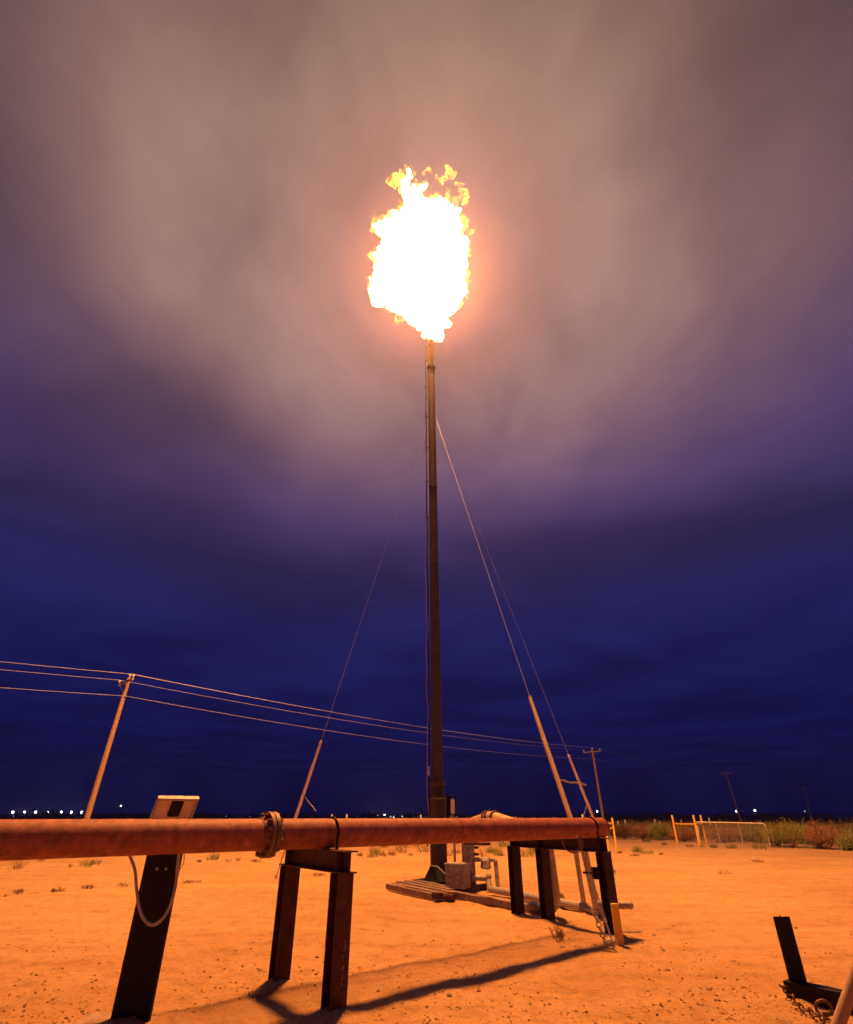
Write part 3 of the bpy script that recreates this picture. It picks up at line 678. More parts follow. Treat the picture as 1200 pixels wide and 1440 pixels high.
# ------------------------------------------------------------------ guy wires
zat = A(616, 590, SY).z
def guy(lab, anchor, at, gpx_top, z_end, mguard, rg, extras=(), turn=.9, gpx_bot=None):
    root = thing('guy_wire', anchor, lab, 'guy wire', 'guy wires of the flare stack')
    anchor = Vector(anchor); at = Vector(at); d = at - anchor
    def s_at_py(py):
        lo, hi = 0.0, 1.0
        for _ in range(60):
            m_ = (lo + hi) / 2
            if P(anchor + d * m_)[1] > py: lo = m_
            else: hi = m_
        return lo
    s1 = s_at_py(gpx_top); s0 = s_at_py(gpx_bot) if gpx_bot else z_end / d.z
    L_ = d.length; un = d.normalized()
    mb = MB(); mb.tube([anchor + un * turn, at], .0052, 6); mb.build('strand', M['guy'], root)
    mb = MB(); mb.tube([anchor + d * s0, anchor + d * (s0 + .66 * (s1 - s0)), anchor + d * s1], [rg, rg, rg * .8], 12); mb.ring(anchor + d * s1, un, rg * .7, .008, 12, 6); mb.build('guard_tube', mguard, root)
    mb = MB(); mb.tube([anchor + un * .05, anchor + un * .36], .013, 8); mb.tube([anchor + un * .66, anchor + un * turn], .013, 8)
    sd = un.cross(Vector((0, 0, 1))).normalized()
    for sg in (-1, 1): mb.tube([anchor + un * .30 + sd * .02 * sg, anchor + un * .72 + sd * .02 * sg], .008, 6)
    mb.ring(anchor + un * .06, sd, .045, .011, 16, 6); mb.build('turnbuckle', M['galv'], root)
    for (s_, e_) in extras:
        st_ = anchor + d * s_at_py(s_); mb = MB()
        pts = [st_ + (Vector(e_) * k / 5) + Vector((0, 0, .012 * math.sin(k * 2.2))) for k in range(6)]
        mb.tube(pts, .014, 6); mb.build('tie_rod', M['galv'], root)
    return root
ga = G(865, 1337); ga.z = .02
guy('front right guy wire with yellow guard tube passing before the capped pipe end', ga, S(zat, .16, -.05), 980, 0, M['guard_yellow'], .040, [(1097, (.55, .25, -.06))], gpx_bot=1176)
gb = G(866, 1230); gb.z = .02
guy('rear right guy wire anchored in the dirt behind the capped pipe end', gb, S(zat, .16, .05), 1062, .55, M['guard'], .045, [(1129, (-.25, 0, -.55))])
gc = G(387, 1238); gc.z = .02
guy('left guy wire anchored in the dirt beyond the pipe flange', gc, S(zat, -.16, 0), 1042, .75, M['guard'], .045, [(1118, (.42, 0, -.42))])
# spare wire coil at the foot of the front guard
un = (S(zat) - ga).normalized(); kc = A(806, 1180, 10.0)
mb = MB()
for k in range(3): mb.ring(kc + Vector((.012 * k - .05, -.02 * k - .05, -.03 - .008 * k)), (.25, 1, .12 + .1 * k), .135 + .008 * k, .0055, 32, 6)
tag(mb.build('wire_coil', M['rust_flange'], origin=kc), 'coil of spare wire hanging on the far support beam', 'wire coil')
# yellow marker post by the anchor
yb = G(871, 1335); yt = A(867, 1272, yb.y).z
mb = MB(); mb.box((yb.x + .05, yb.y + .10, yt / 2), (.095, .07, yt), Matrix.Rotation(R(12), 3, 'Z'), .006)
tag(mb.build('marker_post', M['yellow'], origin=(yb.x + .05, yb.y + .1, 0)), 'short square yellow post beside the far support and guy anchor', 'post')
# chain and shackle on the same anchor
mb = MB(); c0_ = ga + Vector((-.10, .02, 0))
for k in range(7):
    c = c0_ + Vector((-.012 * k, .02 * k, .03 + .055 * k)); mb.ring(c, (1, .2, .3) if k % 2 else (.1, 1, .3), .034, .009, 14, 6)
mb.ring(ga + Vector((-.06, -.02, .05)), (.3, 1, 0), .045, .012, 18, 6)
tag(mb.build('anchor_chain', M['galv'], origin=ga), 'short chain and ring at the foot of the yellow post', 'chain')

# ------------------------------------------------------------------ power line
def utility_pole(base, top, lab, arm=1.25, lean=0):
    root = thing('utility_pole', base, lab, 'utility pole', 'poles of the power line')
    base, top = Vector(base), Vector(top); ld = Vector((.70, .71, 0)); ad_ = Vector((-ld.y, ld.x, 0))
    mb = MB(); mb.tube([base + Vector((0, 0, -.3)), base.lerp(top, .5), top], [.17, .15, .115], 14); mb.build('shaft', M['wood'], root)
    ac = top + Vector((0, 0, -.30)) - ld * .16
    mb = MB(); mb.bar(ac - ad_ * arm, ac + ad_ * arm, .11, .13, bev=.01); mb.build('crossarm', M['wood'], root)
    mb = MB()
    for sg in (-1, 1): mb.bar(ac + ad_ * sg * arm * .62 + Vector((0, 0, -.05)) - ld * .07, top + Vector((0, 0, -1.0)) - ld * .12, .05, .014)
    mb.build('brace', M['galv'], root)
    ins = []
    for q_ in (ac - ad_ * arm * .94 + Vector((0, 0, .065)), ac + ad_ * arm * .94 + Vector((0, 0, .065)), top):
        mb = MB(); mb.tube([q_, q_ + Vector((0, 0, .10))], .02, 8); mb.tube([q_ + Vector((0, 0, .10)), q_ + Vector((0, 0, .14)), q_ + Vector((0, 0, .19)), q_ + Vector((0, 0, .23))], [.05, .085, .07, .045], 12)
        mb.build('insulator', M['white'], root); ins.append(q_ + Vector((0, 0, .23)))
    nt_ = top + Vector((0, 0, -1.15)) - ld * .0 + Vector((.13, -.13, 0))
    mb = MB(); mb.box(nt_, (.08, .08, .10)); mb.build('bracket', M['galv'], root); ins.append(nt_)
    return ins
t1 = A(182, 953, 35); b1 = A(127, 1150, 35); b1.z = 0; b1 = Vector((t1.x - .35, 35, 0))
y2 = 77; t2 = A(833, 1054, y2); b2 = A(849, 1150, y2); b2.z = 0
y3 = 128; t3 = A(1021, 1086, y3); b3 = A(1041, 1150, y3); b3.z = 0
y4 = 178; t4 = A(1131, 1108, y4); b4 = A(1139, 1145, y4); b4.z = 0
poles = [utility_pole(b1, t1, 'leaning utility pole standing left beyond the small panel'), utility_pole(b2, t2, 'utility pole with crossarm beyond the capped pipe end'),
         utility_pole(b3, t3, 'small far utility pole standing behind the mesh gate'), utility_pole(b4, t4, 'faintest farthest utility pole near the right edge')]
t0 = t1 + Vector((-42, -30, .3))
p0 = [q_ + (t0 - t1) for q_ in poles[0]]
labs = ['overhead wire on the near end of the crossarms', 'overhead wire on the far end of the crossarms', 'topmost overhead wire running over the pole tops', 'lowest overhead wire fixed below the crossarms']
for j in range(4):
    mb = MB(); chain = [p0[j]] + [pl[j] for pl in poles]; pts = []
    for a_, b_ in zip(chain[:-1], chain[1:]):
        sag = .010 * (b_ - a_).length + (.12 if j == 3 else 0)
        for k in range(24):
            t = k / 24; pts.append(a_.lerp(b_, t) + Vector((0, 0, -4 * sag * t * (1 - t))))
    pts.append(chain[-1]); mb.tube(pts, [.0095 if k_ < 34 else (.0075 if k_ < 48 else .0045) for k_ in range(len(pts))], 5); tag(mb.build('power_line', M['wire'], origin=chain[1]), labs[j], 'power line', 'wires of the power line')

# ------------------------------------------------------------------ yellow pipe gates and the mesh gate
def hgate(name, lab, posts, rails, r=.05):
    root = thing(name, Vector(posts[0][0]) * .5 + Vector(posts[-1][0]) * .5, lab, 'barrier', 'yellow pipe barriers')
    for (b_, h_) in posts:
        mb = MB(); b_ = Vector(b_); mb.tube([b_ + Vector((0, 0, -.1)), b_ + Vector((0, 0, h_)), b_ + Vector((0, 0, h_ + .03))], [r, r, r * .5], 12); mb.build('post', M['yellow'], root)
    for (a_, c_) in rails:
        mb = MB(); mb.tube([a_, c_], r * .8, 10); mb.build('rail', M['yellow'], root)
A1, A2, A3 = G(953, 1186), G(984, 1188), G(994, 1187)
h1 = A(945, 1147, A1.y).z; h2 = A(973, 1147, A2.y).z; h3 = A(984, 1147, A3.y).z; zr = A(960, 1159, (A1.y + A2.y) / 2).z
hgate('pipe_barrier', 'yellow pipe barrier of three posts and a rail by the mesh gate', [(A1, h1), (A2, h2), (A3, h3)], [(Vector((A1.x, A1.y, zr)), Vector((A2.x, A2.y, zr))), (Vector((A2.x, A2.y, zr)), Vector((A3.x, A3.y, zr)))], .062)
B1, B2 = G(857, 1199), G(868, 1198); B0 = G(838, 1198)
hb2 = A(859, 1151, B2.y).z; zb1 = A(858, 1158, B2.y).z; zb2 = A(858, 1165, B2.y).z
hgate('pipe_barrier', 'yellow pipe barrier with two rails half hidden by the capped pipe end', [(B1, hb2 - .45), (B2, hb2)], [(Vector((B1.x - .3, B1.y, zb1)), Vector((B2.x, B2.y, zb1))), (Vector((B1.x - .3, B1.y, zb2)), Vector((B2.x, B2.y, zb2)))], .05)
ga1, ga2 = G(986, 1187), G(1084, 1190)
mg = thing('mesh_gate', (ga1 + ga2) / 2, 'low pale pipe-framed wire mesh gate among the weeds', 'gate')
zt_ = A(1078, 1158, ga2.y).z; zl_ = A(980, 1156, ga1.y).z
def gp(t, z): b_ = ga1.lerp(ga2, t); return Vector((b_.x, b_.y, .12 + (zl_ + (zt_ - zl_) * t - .12) * z))
mb = MB(); mb.tube(bend([gp(0, 0), gp(0, 1), gp(1, 1), gp(1, 0) - Vector((0, 0, .15))], .12), .034, 10); mb.build('gate_frame', M['white'], mg)
for t in (.30, .63):
    mb = MB(); mb.tube([gp(t, 1), gp(t, 0) - Vector((0, 0, .12))], .03, 8); mb.build('upright', M['galv'], mg)
mb = MB()
for i in range(1, 40): mb.tube([gp(i / 40, .0), gp(i / 40, 1)], .0055, 4, False)
for i in range(1, 12): mb.tube([gp(0, i / 12), gp(1, i / 12)], .0055, 4, False)
mb.build('wire_mesh', M['galv'], mg)
# white marker stakes at the edge of the weeds
stk = [(869, 1155, 1159), (879, 1153, 1160), (921, 1152, 1160), (928, 1155, 1159), (958, 1154, 1160), (997, 1150, 1158), (467, 1145, 1153), (488, 1145, 1153), (592, 1146, 1153), (819, 1145, 1153)]
for i, (x, y0, y1) in enumerate(stk):
    Y = 66 if x > 850 else 52; t_ = A(x, y0, Y); mb = MB(); mb.tube([(t_.x, Y, -.1), (t_.x, Y, t_.z - .05), (t_.x, Y, t_.z)], [.075, .075, .05], 8)
    where = ['shorter white stake in the weeds right next to the capped pipe end', 'second white stake in weeds right of the capped pipe end', 'tall white stake left of the yellow barrier posts', 'short white stake close left of the yellow barrier posts', 'white stake seen between the first two yellow barrier posts', 'white stake seen just past the third yellow barrier post',
             'white stake peeking over the pipe right above the near strap', 'white stake peeking over the pipe right of the near strap', 'white stake over the pipe just left of the flare stack', 'white stake peeking over the pipe near the far strap'][i]
    tag(mb.build('marker_stake', M['white'], origin=(t_.x, Y, 0)), where, 'stake', 'white marker stakes')

# ------------------------------------------------------------------ steel bracket, chain and brace at the lower right
kb = G(1130, 1408); kz = A(1099, 1289, kb.y).z; kr = G(1230, 1432)
br_ = thing('angle_bracket', kb, 'black steel upright welded to a ground beam at the lower right', 'bracket')
mb = MB(); hx = Vector((1, 0, 0))
mb.poly([kb + Vector((-.085, 0, -.02)), kb + Vector((.085, 0, -.02)), kb + Vector((.085, 0, kz)), kb + Vector((-.085, 0, kz))], (0, 1, 0), .016)
mb.box(kb + Vector((.079, .06, kz / 2 - .01)), (.014, .10, kz - .02)); mb.build('upright', M['black'], br_)
dk = (kr - kb); dk.z = 0; dk.normalize()
mb = MB(); mb.bar(kb + Vector((-.075, .085, .075)), kb + dk * 1.6 + Vector((0, .085, .075)), .14, .15, bev=.006); mb.build('ground_beam', M['black'], br_)
mb = MB()
q0 = G(1106, 1407); cw = [q0 + Vector((0, 0, .10)), q0 + Vector((.06, -.02, .05)), G(1122, 1418) + Vector((0, 0, .03)), G(1136, 1426) + Vector((0, 0, .025)), G(1150, 1434) + Vector((0, 0, .03)), G(1164, 1441) + Vector((0, 0, .03))]
cw = smooth_pts(cw, 2)
for k, c in enumerate(cw[:-1]):
    dd = (cw[k + 1] - c).normalized(); sd = dd.cross(Vector((0, 0, 1))).normalized(); mb.ring(c, (sd if k % 2 else sd.cross(dd)), .034, .0085, 14, 6)
sh = MB(); sh.ring(G(1158, 1432) + Vector((.03, .0, .07)), (.25, 1, .5), .065, .013, 20, 8); sh.tube([G(1158, 1432) + Vector((-.05, 0, .03)), G(1158, 1432) + Vector((.11, .0, .03))], .016, 8); tag(sh.build('shackle', M['rust_flange'], origin=G(1150, 1428)), 'rusty ring shackle in front of the black ground beam', 'shackle')
tag(mb.build('loose_chain', M['rust_flange'], origin=q0), 'rusty chain with shackle lying against the black bracket', 'chain')
mb = MB(); d0 = G(1172, 1462); d1 = A(1222, 1320, d0.y - .15); mb.tube([d0, d1, d1 + (d1 - d0) * .8], .046, 14)
tag(mb.build('guard_pole', M['wood'], origin=d0), 'pale slanted tube cut off by the lower right corner', 'tube')

# ------------------------------------------------------------------ plants
def blades(mb, c, n, h, spread, rnd, w=.006, lean=.5, seg=3):
    for _ in range(n):
        a = rnd.random() * 6.283; r0 = spread * .35 * rnd.random() ** .5; hh = h * rnd.uniform(.45, 1.0)
        b = Vector(c) + Vector((math.cos(a) * r0, math.sin(a) * r0, -.01)); a2 = a + rnd.uniform(-.7, .7)
        ln = Vector((math.cos(a2), math.sin(a2), 0)) * spread * lean * rnd.uniform(.2, 1.0)
        side = Vector((-math.sin(a2 + .6), math.cos(a2 + .6), 0)) * w * rnd.uniform(.6, 1.3); vs = []
        for k in range(seg + 1):
            t = k / seg; p = b + Vector((0, 0, hh * t)) + ln * t * t; ww = side * (1 - t * .85); vs += [p - ww, p + ww]
        mb.add(vs, [(2 * k, 2 * k + 1, 2 * k + 3, 2 * k + 2) for k in range(seg)])
def leaves(mb, c, n, rad, rnd, s=.03, power=.5, zmin=.02):
    c = Vector(c)
    for _ in range(n):
        d = Vector((rnd.gauss(0, 1), rnd.gauss(0, 1), rnd.gauss(0, 1))).normalized() * rnd.random() ** power
        p = c + Vector((d.x * rad[0], d.y * rad[1], d.z * rad[2]))
        if p.z < zmin: p.z = zmin + rnd.random() * .05
        u = Vector((rnd.gauss(0, 1), rnd.gauss(0, 1), rnd.gauss(0, 1))).normalized(); v = u.orthogonal().normalized()
        l, w = s * rnd.uniform(.6, 1.5), s * rnd.uniform(.2, .45)
        mb.add([p - u * l, p + v * w, p + u * l, p - v * w], [(0, 1, 2, 3)])
def sprigs(mb, c, n, rad, rnd, L_=.25, w=.006):
    """feathery upright shoots through the outer crown"""
    c = Vector(c)
    for _ in range(n):
        a = rnd.random() * 6.283; q_ = rnd.random() ** .5
        b = c + Vector((math.cos(a) * rad[0] * q_, math.sin(a) * rad[1] * q_, rad[2] * (1 - q_ * q_ * .8) * rnd.uniform(-.2, .75)))
        d = Vector((math.cos(a) * .45 * q_ + rnd.uniform(-.3, .3), math.sin(a) * .45 * q_ + rnd.uniform(-.3, .3), 1)).normalized() * L_ * rnd.uniform(.5, 1.3)
        sd = d.cross(Vector((rnd.uniform(-1, 1), rnd.uniform(-1, 1), .1))).normalized() * w
        mb.add([b - sd, b + sd, b + d], [(0, 1, 2)])
        for k in range(4):
            t = rnd.uniform(.2, .9); p = b + d * t; e = (d * .25 + sd * rnd.choice((-9, 9)) * rnd.uniform(.5, 1.2)); 
            mb.add([p, p + e * .5 + sd * .8, p + e, p + e * .5 - sd * .8], [(0, 1, 2, 3)])
rnd = random.Random(11)
def weed(x, y, hpx, kind, lab, wpx=None, grp='small weeds on the bare dirt'):
    c = G(x, y); c.z = gz(c.x, c.y); dep = c.y * CP - H * SP; h = hpx / F * dep * 1.1; sp = (wpx or hpx * 1.2) / F * dep
    mb = MB(); dens = 1.0
    if kind == 'dry': blades(mb, c, 34, h, sp, rnd, max(.006, dep * .00035)); m_ = M['dry']
    elif kind == 'green': leaves(mb, c + Vector((0, 0, h * .35)), 130, (sp * .5, sp * .5, h * .55), rnd, max(.03, dep * .0013)); sprigs(mb, c, 40, (sp * .45, sp * .45, h * .5), rnd, h * .6, max(.006, dep * .0004)); m_ = M['green']
    elif kind == 'olive': sprigs(mb, c + Vector((0, 0, h * .1)), 60, (sp * .5, sp * .5, h * .6), rnd, h * .6, max(.006, dep * .0004)); blades(mb, c, 24, h, sp, rnd, max(.005, dep * .0003)); m_ = M['olive']
    elif kind == 'brown': sprigs(mb, c, 45, (sp * .5, sp * .4, h * .6), rnd, h * .55, max(.005, dep * .0003)); leaves(mb, c + Vector((0, 0, h * .15)), 40, (sp * .5, sp * .4, h * .2), rnd, max(.02, dep * .001)); m_ = M['brownweed']
    o = mb.build('weed', m_, origin=c, fix=False); tag(o, lab, 'weed', grp); return o
ords = ['leftmost', 'second', 'third', 'fourth', 'fifth', 'sixth', 'seventh', 'eighth', 'ninth', 'tenth', 'eleventh', 'twelfth', 'thirteenth', 'fourteenth', 'fifteenth', 'sixteenth']
desc = {'dry': 'dry tan grass tuft', 'green': 'green leafy weed', 'olive': 'olive sprigged weed', 'brown': 'low brown weed'}
def row(items, where):
    items = sorted(items, key=lambda i: i[0]); cnt = {}
    for it in items: cnt[it[3]] = cnt.get(it[3], 0) + 1
    seen = {}
    for it in items:
        x, y, hp, kd = it[:4]; i = seen.get(kd, 0); seen[kd] = i + 1
        lab = desc[kd] + ' ' + (where if cnt[kd] == 1 else f'{where}, {ords[i]} from left' if i else f'{where}, leftmost one')
        weed(x, y, hp, kd, lab, it[4] if len(it) > 4 else None)
row([(22, 1224, 16, 'brown', 16), (58, 1211, 8, 'dry', 14), (99, 1219, 6, 'dry'), (121, 1220, 9, 'olive', 16), (134, 1216, 9, 'brown', 12), (4, 1259, 5, 'dry', 16), (27, 1256, 7, 'brown', 12), (50, 1255, 4, 'dry', 22), (76, 1254, 4, 'brown', 8), (86, 1253, 8, 'dry', 14), (122, 1250, 7, 'brown', 16), (140, 1247, 4, 'dry', 30), (172, 1246, 4, 'brown', 16)], 'on the dirt left of the black post')
row([(265, 1242, 4, 'brown', 18), (280, 1240, 5, 'dry', 14), (300, 1209, 9, 'green', 18), (322, 1211, 6, 'dry', 12), (335, 1210, 7, 'dry', 10), (280, 1213, 4, 'brown', 6), (360, 1212, 5, 'brown', 16)], 'between the black post and the pipe flange')
row([(449, 1232, 5, 'brown', 16), (506, 1204, 5, 'brown', 8), (520, 1205, 8, 'dry', 12), (526, 1205, 14, 'olive', 14), (535, 1204, 9, 'brown', 14), (542, 1204, 6, 'dry'), (550, 1203, 7, 'brown', 8), (555, 1203, 11, 'dry', 10), (565, 1200, 14, 'brown', 14), (578, 1203, 5, 'dry', 9), (596, 1199, 11, 'brown', 16), (572, 1192, 6, 'dry', 12), (540, 1192, 4, 'brown', 12), (585, 1191, 4, 'dry', 12)], 'seen under the pipe left of the stack')
row([(632, 1203, 9, 'dry', 10), (642, 1201, 9, 'brown', 12), (672, 1202, 6, 'dry', 10), (682, 1205, 14, 'dry', 20), (690, 1200, 9, 'green', 14), (700, 1203, 10, 'olive', 14), (708, 1192, 11, 'green', 20), (705, 1204, 4, 'brown', 10), (736, 1204, 9, 'dry', 14), (745, 1205, 10, 'olive', 18), (752, 1199, 9, 'green', 14), (680, 1190, 6, 'dry', 14)], 'seen behind the vessel and piping')
row([(788, 1266, 8, 'olive', 10), (796, 1271, 6, 'brown', 8), (786, 1322, 20, 'brown', 16)], 'on the dirt by the far support')
row([(897, 1199, 9, 'green', 14), (910, 1201, 5, 'olive', 18), (893, 1204, 4, 'brown', 14), (934, 1188, 4, 'brown', 6), (970, 1191, 4, 'brown', 12), (988, 1191, 3, 'dry', 8), (1005, 1192, 5, 'green', 12), (1030, 1193, 6, 'green', 16), (1068, 1194, 9, 'green', 20), (910, 1184, 4, 'green', 14), (930, 1202, 3, 'brown', 6), (1066, 1212, 4, 'brown', 16), (1020, 1228, 3, 'brown', 20), (872, 1200, 3, 'brown', 8)], 'on the dirt before the mesh gate')

# thick shrubs along the edge of the pad, right
def shrub(x, y, wpx, hpx, m_, lab, rough=1.0):
    c = G(x, y); dep = c.y * CP; w = wpx / F * dep * 1.15; h = hpx / F * dep * .86; c.z = 0
    root = thing('shrub', c, lab, 'shrub', 'shrubs along the edge of the dirt pad')
    mb = MB()
    for k in range(7):
        q_ = c + Vector((rnd.uniform(-.32, .32) * w, rnd.uniform(-.25, .25) * w, h * rnd.uniform(.25, .55))); rr = w * rnd.uniform(.2, .32)
        leaves(mb, q_, 380, (rr, rr, h * rnd.uniform(.3, .45)), rnd, .055, .45)
    sprigs(mb, c + Vector((0, 0, h * .35)), 420, (w * .52, w * .4, h * .65), rnd, h * .30, .013)
    mb.build('crown', m_, root, fix=False)
    mb = MB()
    for k in range(14):
        a = rnd.random() * 6.28; mb.tube([c + Vector((.05 * math.cos(a), .05 * math.sin(a), -.02)), c + Vector((math.cos(a) * w * .2, math.sin(a) * w * .2, h * .35)), c + Vector((math.cos(a) * w * .4, math.sin(a) * w * .35, h * rnd.uniform(.5, .8)))], [.02, .014, .006], 5, False)
    mb.build('stem', M['brownweed'], root)
shrub(1116, 1192, 62, 38, M['olive'], 'big bushy olive green shrub right of the mesh gate')
shrub(1096, 1190, 28, 25, M['dry'], 'tan dry shrub right beside the mesh gate post')
shrub(1166, 1194, 44, 33, M['pink'], 'reddish dry tumbleweed shrub right of the big green shrub')
shrub(1152, 1193, 16, 36, M['pink'], 'narrow reddish dry shrub between big green shrub and tumbleweed')
shrub(1196, 1196, 22, 22, M['olive'], 'olive shrub at the right edge before the weeds')
shrub(1225, 1192, 40, 34, M['olive'], 'tall olive shrub cut by the right edge')
shrub(963, 1183, 30, 20, M['pink'], 'reddish dry shrub behind the first two yellow barrier posts')
shrub(1020, 1184, 40, 22, M['pink'], 'reddish dry shrub behind the mesh gate')
shrub(1060, 1184, 32, 24, M['olive'], 'olive shrub behind the right end of mesh gate')
shrub(930, 1181, 26, 25, M['olive'], 'olive shrub left of the yellow barrier posts')
shrub(905, 1180, 38, 22, M['pink'], 'reddish dry shrub between capped pipe end and yellow barrier')
shrub(878, 1180, 28, 22, M['brownweed'], 'brown dry shrub just right of the capped pipe end')

# the weed belt beyond, one mass
mb = MB(); rnd = random.Random(5)
def interp(x, pts):
    for (x0, y0), (x1, y1) in zip(pts[:-1], pts[1:]):
        if x <= x1: return y0 + (y1 - y0) * (x - x0) / (x1 - x0)
    return pts[-1][1]
for i in range(2300):
    if i < 1500:
        px = rnd.uniform(848, 1330); c = G(px, interp(px, [(840, 1176.5), (990, 1182), (1090, 1186), (1200, 1190), (1340, 1194)])) * (1.02 + .9 * rnd.random() ** 1.4); c.z = 0
    else:
        ang = R(rnd.uniform(-64, 22)); dd = rnd.uniform(78, 120); c = Vector((dd * math.sin(ang), dd * math.cos(ang), 0))
    s_ = rnd.uniform(.6, 1.15); h = rnd.uniform(.6, 1.25) if i < 1500 else rnd.uniform(.6, 1.5); w = rnd.uniform(.5, 1.2)
    leaves(mb, c + Vector((0, 0, h * .4)), 34, (w, w, h * .5), rnd, .11, .5)
    sprigs(mb, c + Vector((0, 0, h * .3)), 12, (w, w, h * .6), rnd, h * .45, .02)
tag(mb.build('weed_belt', mat('mixed weeds', (0.15, 0.15, 0.045), (0.30, 0.19, 0.085), 0.10, 0.85, c3=(0.22, 0.24, 0.07)), fix=False), 'belt of tall weeds growing along the far edge of the dirt', 'weeds', kind='stuff')
mb = MB(); rnd = random.Random(8)
for i in range(900):
    ang = R(rnd.uniform(-66, 66)); dd = rnd.uniform(170, 380); c = Vector((dd * math.sin(ang), dd * math.cos(ang), 0)); h = rnd.uniform(1.6, 3.6); w = h * rnd.uniform(.8, 1.6)
    for k in range(3): leaves(mb, c + Vector((rnd.uniform(-w, w), rnd.uniform(-w, w), h * .45)), 22, (w, w, h * .5), rnd, .45, .5)
tag(mb.build('far_scrub', M['far'], fix=False), 'dark line of low mesquite scrub along the horizon', 'scrub', kind='stuff')

# single stones
rnd = random.Random(21)
for (x, y, s_, lab) in ((790, 1331, 6, 'pale stone beside the shadow near the brown weed'), (446, 1346, 5, 'dark stone between the legs of the near support, upper one'), (445, 1368, 5, 'dark stone between the legs of the near support, lower one'),
        (632, 1400, 7, 'stone just below the pipe shadow in the middle'), (920, 1315, 5, 'dark stone right of the far support shadow'), (933, 1336, 6, 'dark stone on the bare dirt, upper of two right of yellow post'),
        (939, 1365, 7, 'dark stone on the bare dirt, lower of two right of yellow post'), (1120, 1306, 4, 'small stone right of the black bracket top'), (997, 1392, 6, 'dark stone lower right on the dirt left of the chain'), (366, 1365, 6, 'stone just left of the near support far leg'),
        (342, 1356, 5, 'stone in the dirt left of the near support'), (532, 1391, 5, 'small stone between pipe shadow and the painted second shadow'), (304, 1384, 4, 'small stone midway between black post and near support')):
    c = G(x, y); c.z = gz(c.x, c.y); r = s_ / F * (c.y * CP - H * SP) * .5
    bm = bmesh.new(); bmesh.ops.create_icosphere(bm, subdivisions=3, radius=r)
    sd = Vector((rnd.random() * 50, 0, 0))
    for v in bm.verts:
        k = 1 + .45 * noise.noise(v.co / r * 1.1 + sd) + .16 * noise.noise(v.co / r * 3 + sd); v.co *= k; v.co.z *= .7
    me = bpy.data.meshes.new('stone'); bm.to_mesh(me); bm.free(); me.materials.append(M['rock'])
    o = bpy.data.objects.new('stone', me); COL.objects.link(o); o.location = c + Vector((0, 0, r * .2)); tag(o, lab, 'stone', 'loose stones on the dirt')

# ------------------------------------------------------------------ distant lights
cool = emit('cool lamp', (0.80, 0.95, 1.0), 9); warmw = emit('white lamp', (1.0, 0.93, 0.80), 7); dim = emit('dim lamp', (0.55, 0.65, 0.75), 1.2)
for m_ in (cool, warmw, dim): m_.cycles.emission_sampling = 'FRONT'
def lamp(x, y, r_px, m_, lab, grp, Y=430):
    t_ = A(x, y, Y); dep = Y * CP; r = r_px / F * dep * .5
    root = thing('floodlight', (t_.x, Y, 0), lab, 'light', grp)
    mb = MB(); mb.ball(t_, r * .8, 6, (1, 1, 1.15)); mb.build('lamp_head', m_, root)
    mb = MB(); mb.tube([(t_.x, Y + .1, 0), (t_.x, Y + .1, t_.z - r * .5)], .07, 5); mb.build('mast', M['far_roof'], root)
for i, x in enumerate((18, 34, 50, 67, 86, 100, 115)):
    lamp(x, 1142.5, 3.6 if i != 3 else 2.6, cool, f'{ords[i]} of seven bluish white floodlights in the row on the left horizon', 'floodlights on the left horizon')
for (x, y, r, lab) in ((19, 1148.5, 1.8, 'small low light below the leftmost floodlights'), (170, 1133.5, 2, 'single higher light between leaning pole and small panel'), (165, 1149.5, 2, 'low light between leaning pole and small panel'), (196, 1149, 1.4, 'faint low light just left of the small panel'), (318, 1148, 1.6, 'low light midway between panel and flange'), (353, 1148, 1.8, 'low light just left of the pipe flange'),
        (1036, 1141, 2.8, 'left one of two single lights behind the mesh gate'), (1062, 1140, 3, 'right one of two single lights behind the mesh gate'), (840, 1141, 2.6, 'single light left of the utility pole at the pipe end')):
    lamp(x, y, r, cool, lab, 'single lights on the horizon')
lamp(1132, 1141, 1.8, dim, 'faintest single light on the right horizon', 'single lights on the horizon')
cl = [(503, 1149, 2.4), (527, 1149.5, 2.4), (532, 1148, 3.8), (536, 1150, 2.2), (541, 1147, 4.2), (546, 1149.5, 1.8), (549.5, 1149.5, 3.2), (554, 1149, 3.0), (566, 1148.5, 1.5), (574, 1149.5, 2.6), (580, 1149.5, 2.6), (585, 1149.5, 2.6), (589, 1149, 2.8), (597, 1148.5, 2.8), (603, 1148.5, 2.4), (606, 1149, 2)]
for i, (x, y, r) in enumerate(cl): lamp(x, y, r, warmw, f'{ords[i]} light from the left in the horizon cluster left of the stack', 'cluster of lights left of the stack', 450)
for i, (x, y, r) in enumerate([(643, 1149, 2.8), (651.5, 1149.5, 2.8), (655, 1149.5, 2.6)]): lamp(x, y, r, warmw, f'{ords[i]} of three horizon lights just right of the stack', 'lights right of the stack', 450)

# ------------------------------------------------------------------ haze, sky, light, camera
mb = MB(); mb.box((0, 0, 22), (1160, 1160, 46.5))
hm = bpy.data.materials.new('night haze'); hm.use_nodes = True
N, L = hm.node_tree.nodes, hm.node_tree.links; N.clear(); o_ = N.new('ShaderNodeOutputMaterial'); pv = N.new('ShaderNodeVolumePrincipled')
pv.inputs['Color'].default_value = (0.98, 0.72, 1.0, 1); pv.inputs['Density'].default_value = 0.0006; pv.inputs['Anisotropy'].default_value = 0.92
L.new(pv.outputs[0], o_.inputs['Volume'])
tag(mb.build('haze', hm), kind='stuff', label='thin dusty night air lit by the flare', cat='haze')

